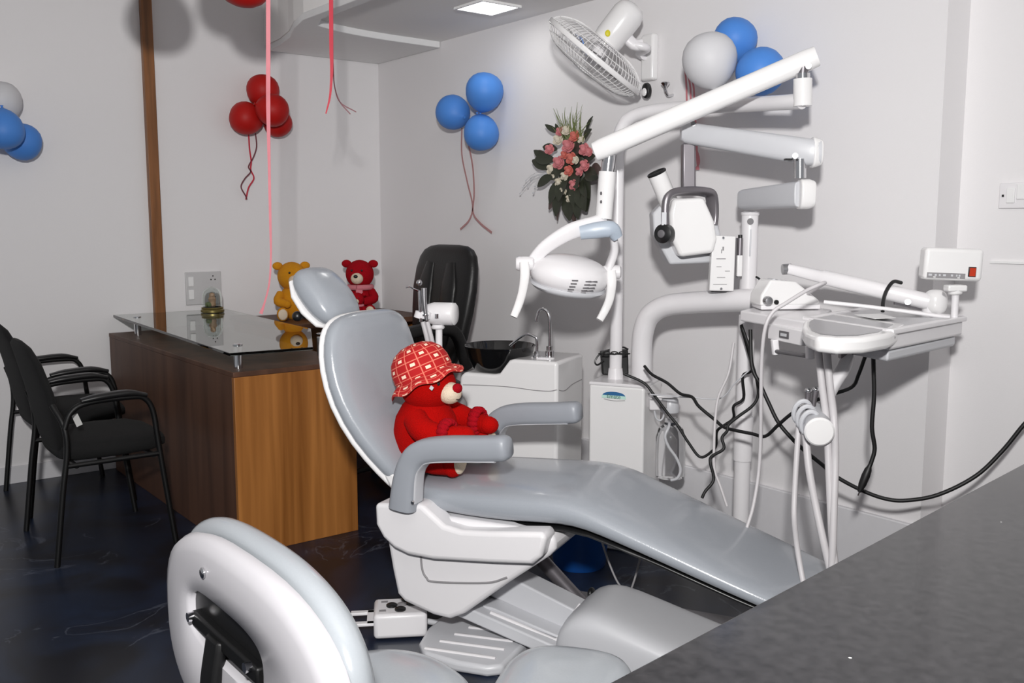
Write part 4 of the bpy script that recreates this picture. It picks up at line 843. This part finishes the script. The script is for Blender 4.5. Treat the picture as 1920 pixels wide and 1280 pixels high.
for kk in range(3):
    mb = MB(); rg = []
    for i in range(8):
        f = i/7; r = .03 + .2*f; wa = .42 + .25*math.sin(PI*f); a0 = 2*PI*kk/3 + f*.25
        rg.append([fp(r, a0 + (u-.5)*2*wa, (u-.5)*.05*(1.1-.5*f) + dz) for u, dz in ((0, 0), (.33, .006), (.67, .006), (1, 0), (.67, .003), (.33, .003))])
    part('blade', MB().loft(rg), CLEARP, hb2, smooth=60)
mt = part('motor', MB().lathe([(.06, -.066), (.064, -.075), (.068, -.10), (.069, -.215), (.06, -.245), (.04, -.262), (.008, -.268)], fc_, FA, 32), ENAMEL, t, smooth=50)
part('motor_plate', MB().lathe([(.08, -.06), (.084, -.064), (.084, -.074), (.07, -.078)], fc_, FA, 32), PLAST, mt)
part('sticker', MB().ell(fc_ + FA @ V((0, 0, -.105)) - FH*.066 - RT*.02, (.012, .004, .014), AXV, 12, 8), YSTK, mt)
mb_ = fc_ + fx*-.10 + RT*.05 - UPV*.03
part('tilt_joint', MB().sweep([fc_ - fx*.13 + RT*.03, mb_ + RT*.05, mb_+RT*.09], sup(.02, .024, 3, 14), 3), PLAST, t, smooth=60)
part('neck', MB().tube([mb_ + RT*.05, mb_ + RT*.11 - UPV*.015, wp - RT*.06 + UPV*.0, V((RX-.05, wp.y, wp.z-.01))], [.02, .016, .018, .024], 16, 4), PLAST, t, smooth=70)
part('wall_bracket', MB().box((RX-.02, wp.y, wp.z-.02), (.04, .075, .20)), ENAMEL, t, bevel=.012, seg=4)
kp = WX(1214, 170, RX-.045)
kk = part('speed_knob', MB().lathe([(.026, 0), (.028, .006), (.026, .02), (.02, .024)], V((RX-.04, kp.y, kp.z)), axes_to((-1, 0, -.05)) @ M.Diagonal((.8, 1.25, 1)), 28), BLK, t, label='black speed knob')
part('knob_face', MB().ell(V((RX-.066, kp.y, kp.z-.008)), (.006, .015, .018), ID, 16, 8), ENAMEL, kk)
# chrome hook on the wall
q = WX(1262, 178, RX); t = thing('wall_hook', 'small chrome hook on the wall right of the fan knob', 'hook', q)
part('stem', MB().tube([q, q+V((-.03, 0, -.005)), q+V((-.045, 0, .012)), q+V((-.05, 0, .03))], .006, 10, 4), CHROME, t)
part('tip', MB().lathe([(.004, -.02), (.008, .0), (.020, .016), (.018, .020), (.004, .016)], q+V((-.05, 0, .03)), ID, 20), CHROME, t)

# ------------------------------------------------------------------ flower arrangement on the wall
fq = WX(1072, 310, RX-.07); t = thing('flower_arrangement', 'wall hung bouquet of pink and cream roses with dark leaves', 'flowers', V((RX, fq.y, fq.z)))
PF = lambda x, y, off=0: WX(x, y, RX-.05-off)
def rose(p, r, ax):
    mb = MB(); R = axes_to(ax)
    mb.ell(p, (r*.55, r*.55, r*.7), R, 12, 8)
    for ring, (nn_, rr, ti) in enumerate(((3, .5, .25), (4, .72, .5), (5, .95, .85))):
        for i in range(nn_):
            a = 2*PI*i/nn_ + ring*.6
            c = p + R @ V((rr*r*.62*math.cos(a), rr*r*.62*math.sin(a), -r*.12*ring))
            Rp = R @ M.Rotation(a, 3, 'Z') @ M.Rotation(ti, 3, 'Y')
            mb.ell(c, (r*.14, r*.5, r*.55), Rp, 10, 7)
    return mb
part('foam_base', MB().ell(PF(1072, 320, -.0)+V((.02, 0, 0)), (.03, .085, .15)), LEAFD, t)
roses = [(1065, 273, ROSEP, .032), (1077, 255, ROSEO, .026), (1095, 280, ROSEP, .028), (1047, 305, ROSEP, .03), (1071, 297, ROSEO, .028), (1096, 310, ROSEP, .026), (1066, 320, ROSEO, .024), (1076, 347, ROSEP, .026), (1050, 246, ROSEP, .022), (1030, 280, ROSEP, .024), (1046, 262, ROSEC, .026), (1062, 244, ROSEC, .024), (1034, 318, ROSEC, .026), (1048, 342, ROSEC, .022), (1090, 262, ROSEC, .018), (1068, 373, ROSEC, .02), (1079, 300, ROSEC, .018), (1058, 290, ROSEO, .02), (1104, 285, ROSEP, .02), (1086, 322, ROSEP, .02), (1058, 330, ROSEC, .02), (1056, 358, ROSEC, .018), (1040, 332, ROSEC, .018)]
for x, y, m_, r in roses: part('rose', rose(PF(x, y, .05), r*1.12, V((-1, -.25*(1080-x)/60-.3, (300-y)/160))), m_, t, smooth=70)
def leaf(p, d, L_, wd, nrm):
    d = V(d).normalized(); n = (V(nrm) - d*V(nrm).dot(d)).normalized(); s = d.cross(n); rg = []
    for i in range(7):
        f = i/6; ww = wd*math.sin(PI*min(.97, .06+f*.92))**.8; c = p + d*L_*f + n*(.25*L_*f*(1-f))
        rg.append([c - s*ww + n*ww*.25, c - s*ww*.4, c + s*ww*.4, c + s*ww + n*ww*.25, c + s*ww*.4 + n*.0015, c - s*ww*.4 + n*.0015])
    return MB().loft(rg)
lv = [(1040, 300, -1, .1, .12, .03), (1035, 315, -1, .35, .13, .028), (1090, 340, .5, -1, .16, .045), (1075, 350, .15, -1, .17, .05), (1060, 350, -.2, -1, .15, .04), (1100, 320, 1, -.4, .12, .035), (1095, 300, 1, .1, .11, .03), (1055, 335, -.5, -1, .14, .035), (1085, 330, .2, -1, .17, .045), (1045, 280, -1, .2, .09, .022), (1100, 345, .3, -1, .14, .045), (1068, 300, -.3, -.8, .1, .035), (1080, 290, .6, .4, .1, .03), (1095, 262, .9, .5, .09, .022), (1060, 265, -.4, .8, .1, .02), (1082, 315, .3, -.6, .12, .04), (1060, 310, -.5, -.5, .1, .035), (1090, 365, .1, -1, .12, .035), (1038, 330, -1, -.5, .11, .028), (1028, 300, -.8, .5, .10, .02), (1050, 250, -.9, .5, .10, .014), (1100, 250, .8, .9, .10, .014), (1064, 330, -.2, -.9, .13, .04), (1098, 330, .5, -.8, .13, .04)]
for x, y, dy, dz, L_, wd in lv: part('leaf', leaf(PF(x, y, .015+random.random()*.02), (-.25, -dy, dz), L_, wd, (-1, 0, .2)), LEAFD, t, smooth=60)
for x, y, dy, dz, L_, wd in [(1055, 358, -.7, -.8, .12, .03), (1056, 365, -.1, -1, .13, .016), (1080, 385, .15, -1, .09, .022), (1088, 382, -.4, -1, .09, .02), (1075, 372, -.1, -1, .07, .016), (1110, 312, 1, -.35, .10, .028), (1028, 295, -1, .4, .09, .02)]:
    part('dry_leaf', leaf(PF(x, y, .02), (-.2, -dy, dz), L_, wd, (-1, 0, .2)), LEAFB, t, smooth=60)
gm = MB()
for i in range(46):
    a = random.uniform(-.95, .95); L_ = random.uniform(.10, .19)*(1.1-abs(a)*.35); p = PF(1080+random.uniform(-16, 14), 268+random.uniform(-8, 14), .02)
    e_ = p + V((-random.uniform(0, .05), -math.sin(a)*L_, math.cos(a)*L_)); gm.tube([p, p.lerp(e_, .6)+V((-.012, 0, .01)), e_], [.0022, .0018, .0006], 5, 3)
part('grass_spray', gm, GRASS, t, kind='stuff')
bm_ = MB()
for i in range(12):
    p = PF(1035, 325, .02); tx, ty = random.uniform(975, 1020), random.uniform(325, 372); e_ = PF(tx, ty, .03); bm_.tube([p, p.lerp(e_, .5)+V((-.02, 0, .02)), e_], .0009, 5, 3).ell(e_, (.004, .006, .004), ID, 8, 5)
part('filler_sprig', bm_, PLASTG, t, kind='stuff')

# ------------------------------------------------------------------ balloons and ribbons
def balloon_mesh():
    return MB().lathe([(.006, -1.16), (.085, -1.15), (.05, -1.09), (.04, -1.05), (.10, -1.02), (.22, -.98), (.42, -.89), (.64, -.73), (.82, -.52), (.94, -.26), (.995, .02), (.985, .25), (.90, .50), (.74, .72), (.52, .87), (.26, .96), (.01, .985)], (0, 0, 0), ID, 36)
BMESH = {}
def balloon(p, r, m, label, group, knot=(0, 0, -1)):
    p = V(p)
    if m.name not in BMESH:
        o = build('balloon', balloon_mesh(), m, V((0, 0, 0)), smooth=70); BMESH[m.name] = o
    else:
        o = BMESH[m.name].copy(); COL.objects.link(o)
    o.location = p; o.scale = (r, r, r*1.03); o.rotation_euler = (-V(knot)).to_track_quat('Z', 'Y').to_euler()
    o['label'] = label; o['category'] = 'balloon'; o['group'] = group; return o
XW = RX-.11
G = 'blue balloons by the corner'
balloon(WX(908, 173, XW), .101, BLUEB, 'topmost of the three blue balloons left of the bouquet', G, (0, .3, -.9))
balloon(WX(850, 211, XW), .096, BLUEB, 'left one of the three blue balloons left of the bouquet', G, (0, -.9, -.3))
balloon(WX(902, 248, XW), .095, BLUEB, 'lowest of the three blue balloons left of the bouquet', G, (0, .3, .9))
G = 'balloons above the lamp arm'
balloon(WX(1331, 114, XW-.17), .104, WHITEB, 'white balloon in the cluster above the lamp arm', G, (0, -.2, -.9))
balloon(WX(1377, 76, XW), .086, BLUEB, 'upper blue balloon behind the white one above the lamp arm', G, (0, .5, -.8))
balloon(WX(1424, 134, XW-.06), .09, BLUEB, 'right blue balloon partly hidden by the lamp arm', G, (0, .9, .1))
G = 'red balloons on the back wall'; YW = BY-.11
balloon(WY(493, 171, YW), .094, REDB, 'topmost of the four red balloons on the back wall', G, (0, 0, -1))
balloon(WY(462, 222, YW), .094, REDB, 'leftmost of the four red balloons on the back wall', G, (.9, 0, -.2))
balloon(WY(510, 206, YW-.15), .092, REDB, 'upper right of the four red balloons on the back wall', G, (-.8, 0, .2))
balloon(WY(520, 229, YW), .084, REDB, 'lower right of the four red balloons on the back wall', G, (-.5, 0, .8))
G = 'balloons at the left edge'
balloon(WY(3, 190, YW), .094, WHITEB, 'white balloon at the left edge of the photo', G, (.2, 0, -.9))
balloon(WY(6, 242, YW-.16), .094, BLUEB, 'upper blue balloon at the left edge below the white one', G, (0, 0, 1))
balloon(WY(40, 265, YW), .092, BLUEB, 'lower blue balloon near the left edge', G, (-.9, 0, .3))
G = 'red balloons hanging at the ceiling'
balloon(S(458, -44, 3.7), .11, REDB, 'red balloon cut by the top edge of the photo', G, (.2, 0, 1))
balloon(S(398, -105, 3.5), .11, REDB, 'red balloon above the top edge left of the hanging ribbon', G, (.1, 0, 1))
balloon(S(268, -70, 3.5), .12, REDB, 'second red balloon above the top edge near the wood strip', G, (.1, 0, 1))
def ribbon(pts, wd, m, label, cat='ribbon', hint=FH, group=None, twist=0):
    return single('ribbon', MB().sweep(pts, [(-wd/2, -.0006), (wd/2, -.0006), (wd/2, .0006), (-wd/2, .0006)], 6, hint=hint), m, label, cat, pts[0], group, smooth=60)
lr = [(503, -430, 3.0), (503, 80, 3.02), (503, 200, 3.04), (505, 320, 3.06), (507, 420, 3.06), (508, 480, 3.06), (505, 530, 3.06), (496, 568, 3.06), (489, 588, 3.06)]
lrp = SS(lr)
single('ribbon', MB().sweep(lrp, [(-.5, -.05), (.5, -.05), (.5, .05), (-.5, .05)], 6, hint=FH, scale=[.013, .0135, .013, .009, .008, .006, .006, .006, .012]), PINKR, 'long pink ribbon hanging from the ceiling down to the desk', 'ribbon', lrp[0], smooth=60)
single('ribbon', MB().sweep(SS([(620, -250, 3.8), (621, 60, 3.8), (622, 120, 3.8), (621, 155, 3.8), (618, 185, 3.8), (611, 213, 3.8)]), [(-.5, -.05), (.5, -.05), (.5, .05), (-.5, .05)], 6, hint=FH, scale=[.016, .016, .013, .010, .008, .005]), REDR, 'red ribbon hanging from the ceiling, curling left at its end', 'ribbon', S(620, -250, 3.8), smooth=60)
for a, b, lab in ((668, 210, 'thin brown ribbon beside the red one, curling further right'), (657, 214, 'thin brown ribbon beside the red one, curling less far right')):
    ribbon(SS([(623, -248, 3.82), (624, 60, 3.82), (625, 130, 3.82), (628, 165, 3.82), (638, 192, 3.82), (a, b, 3.82)]), .0045, BRWR, lab, group='brown ribbons from the ceiling')
ww = lambda l: [WY(x, y, BY-.03) for x, y in l]
ribbon(ww([(466, 250), (468, 280), (471, 302), (470, 318), (476, 334), (466, 352), (461, 374)]), .009, REDR, 'red curled ribbon under the red wall balloons', hint=(0, 1, 0))
ribbon(ww([(479, 250), (481, 275), (475, 295), (466, 312), (470, 322), (459, 335), (452, 350), (460, 366), (463, 374)]), .008, BRWR, 'brown twisted ribbon under the red wall balloons', hint=(0, 1, 0))
wx = lambda l: [WX(x, y, RX-.02) for x, y in l]
ribbon(wx([(866, 240), (866, 290), (876, 340), (886, 385), (880, 412), (863, 430)]), .012, ROSER, 'dusty ribbon under the blue balloons, curling left', hint=(1, 0, 0))
ribbon(wx([(877, 265), (886, 310), (889, 360), (887, 398), (900, 418), (922, 436)]), .013, ROSER, 'dusty ribbon under the blue balloons, curling right', hint=(1, 0, 0))
for i, (x, lab) in enumerate(((1287, 'left pink ribbon below the white balloon'), (1294, 'middle pink ribbon below the white balloon'), (1300, 'right pink ribbon below the white balloon'))):
    ribbon([WX(1284+2*i, 125, RX-.06), WX(x, 160, RX-.05), WX(x+2, 200, RX-.04), WX(1300+i*3, 260, RX-.03), WX(1311-2*i, 300, RX-.03), WX(1304+i*3, 318, RX-.03)], .009, PINKR, lab, hint=(1, 0, 0), group='pink ribbons on the right wall')

for (x, y, d), lab in (((458, -44, 3.7), 'pink ribbon tying the red balloon at the top edge to the ceiling'), ((398, -105, 3.5), 'pink ribbon above the middle red ceiling balloon'), ((268, -70, 3.5), 'pink ribbon above the red ceiling balloon near the wood strip')):
    p = S(x, y, d); ribbon([p+UPV*.13, p+UPV*.25, V((p.x, p.y, 2.808))], .008, PINKR, lab)
# ------------------------------------------------------------------ toys on the corner table
def small_bear(o, s, m, label, scarf=None, face=-FH):
    f = V((face[0], face[1], 0)).normalized(); l = V((-f.y, f.x, 0)); R = M((f, l, UPV)).transposed(); q = lambda x, y, z: V(o) + R @ V((x, y, z))*s
    t = thing('teddy_bear', label, 'teddy bear', o)
    part('body', MB().ell(q(0, 0, .30), (.20*s, .22*s, .31*s), R), m, t, smooth=70)
    part('head', MB().ell(q(.02, 0, .75), (.22*s, .25*s, .25*s), R), m, t, smooth=70)
    mz = part('muzzle', MB().ell(q(.22, 0, .68), (.10*s, .11*s, .10*s), R, 16, 10), CREAM, t, smooth=70, label='cream muzzle')
    part('nose', MB().ell(q(.315, 0, .72), (.03*s, .04*s, .03*s), R, 12, 8), BLK, mz)
    for k in (-1, 1):
        part('ear', MB().ell(q(0, k*.24, .93), (.05*s, .09*s, .07*s), R, 14, 8), m, t)
        part('eye', MB().ell(q(.225, k*.09, .82), (.014*s, .02*s, .02*s), R, 10, 6), BLK, t)
        part('arm', MB().tube([q(.02, k*.2, .45), q(.12, k*.27, .33), q(.24, k*.16, .28)], [.075*s, .085*s, .07*s], 12, 5).ell(q(.25, k*.15, .28), (.07*s, .07*s, .07*s), R, 12, 8), m, t, smooth=70)
        lg = part('leg', MB().tube([q(.02, k*.15, .10), q(.2, k*.22, .10), q(.36, k*.26, .11)], [.09*s, .10*s, .09*s], 12, 4).ell(q(.36, k*.26, .12), (.08*s, .10*s, .12*s), R, 14, 8), m, t, smooth=70)
        part('foot_sole', MB().ell(q(.42, k*.27, .12), (.03*s, .08*s, .095*s), R, 14, 8), CREAM, lg)
    if scarf: part('scarf', MB().tube([q(.02+.2*math.cos(a), .2*math.sin(a), .52) for a in [2*PI*i/20 for i in range(21)]], .05*s, 10, 1).sweep([q(.2, .03, .52), q(.26, .05, .42), q(.27, .07, .30)], sup(.06*s, .015*s, 3, 10), 3), scarf, t, smooth=70, label='pink scarf')
    return t
TT = .8055
def on_table(x, y): p = Z(x, y, TT); return V((p.x, min(p.y, 5.2), TT))
o1 = S(675, 574, 5.62); o1 = V((2.64, 5.08, TT)); o1 = V((S(676, 560, 5.62).x, S(676, 560, 5.62).y, TT))
small_bear(o1, .335, PLUSHD, 'dark red teddy bear on the corner table holding a small bear', PINKP, (-.8, -.85, 0))
small_bear(o1 + V((-.125, -.15, 0)) + RT*.02, .155, PLUSHD, 'small red bear in the lap of the dark red bear', PINKP, (-.8, -.85, 0))
o2 = V((S(548, 560, 5.45).x, S(548, 560, 5.45).y, TT)); small_bear(o2, .33, YELL, 'yellow plush toy on the corner table behind the headrest', None, (-.2, -1, 0))
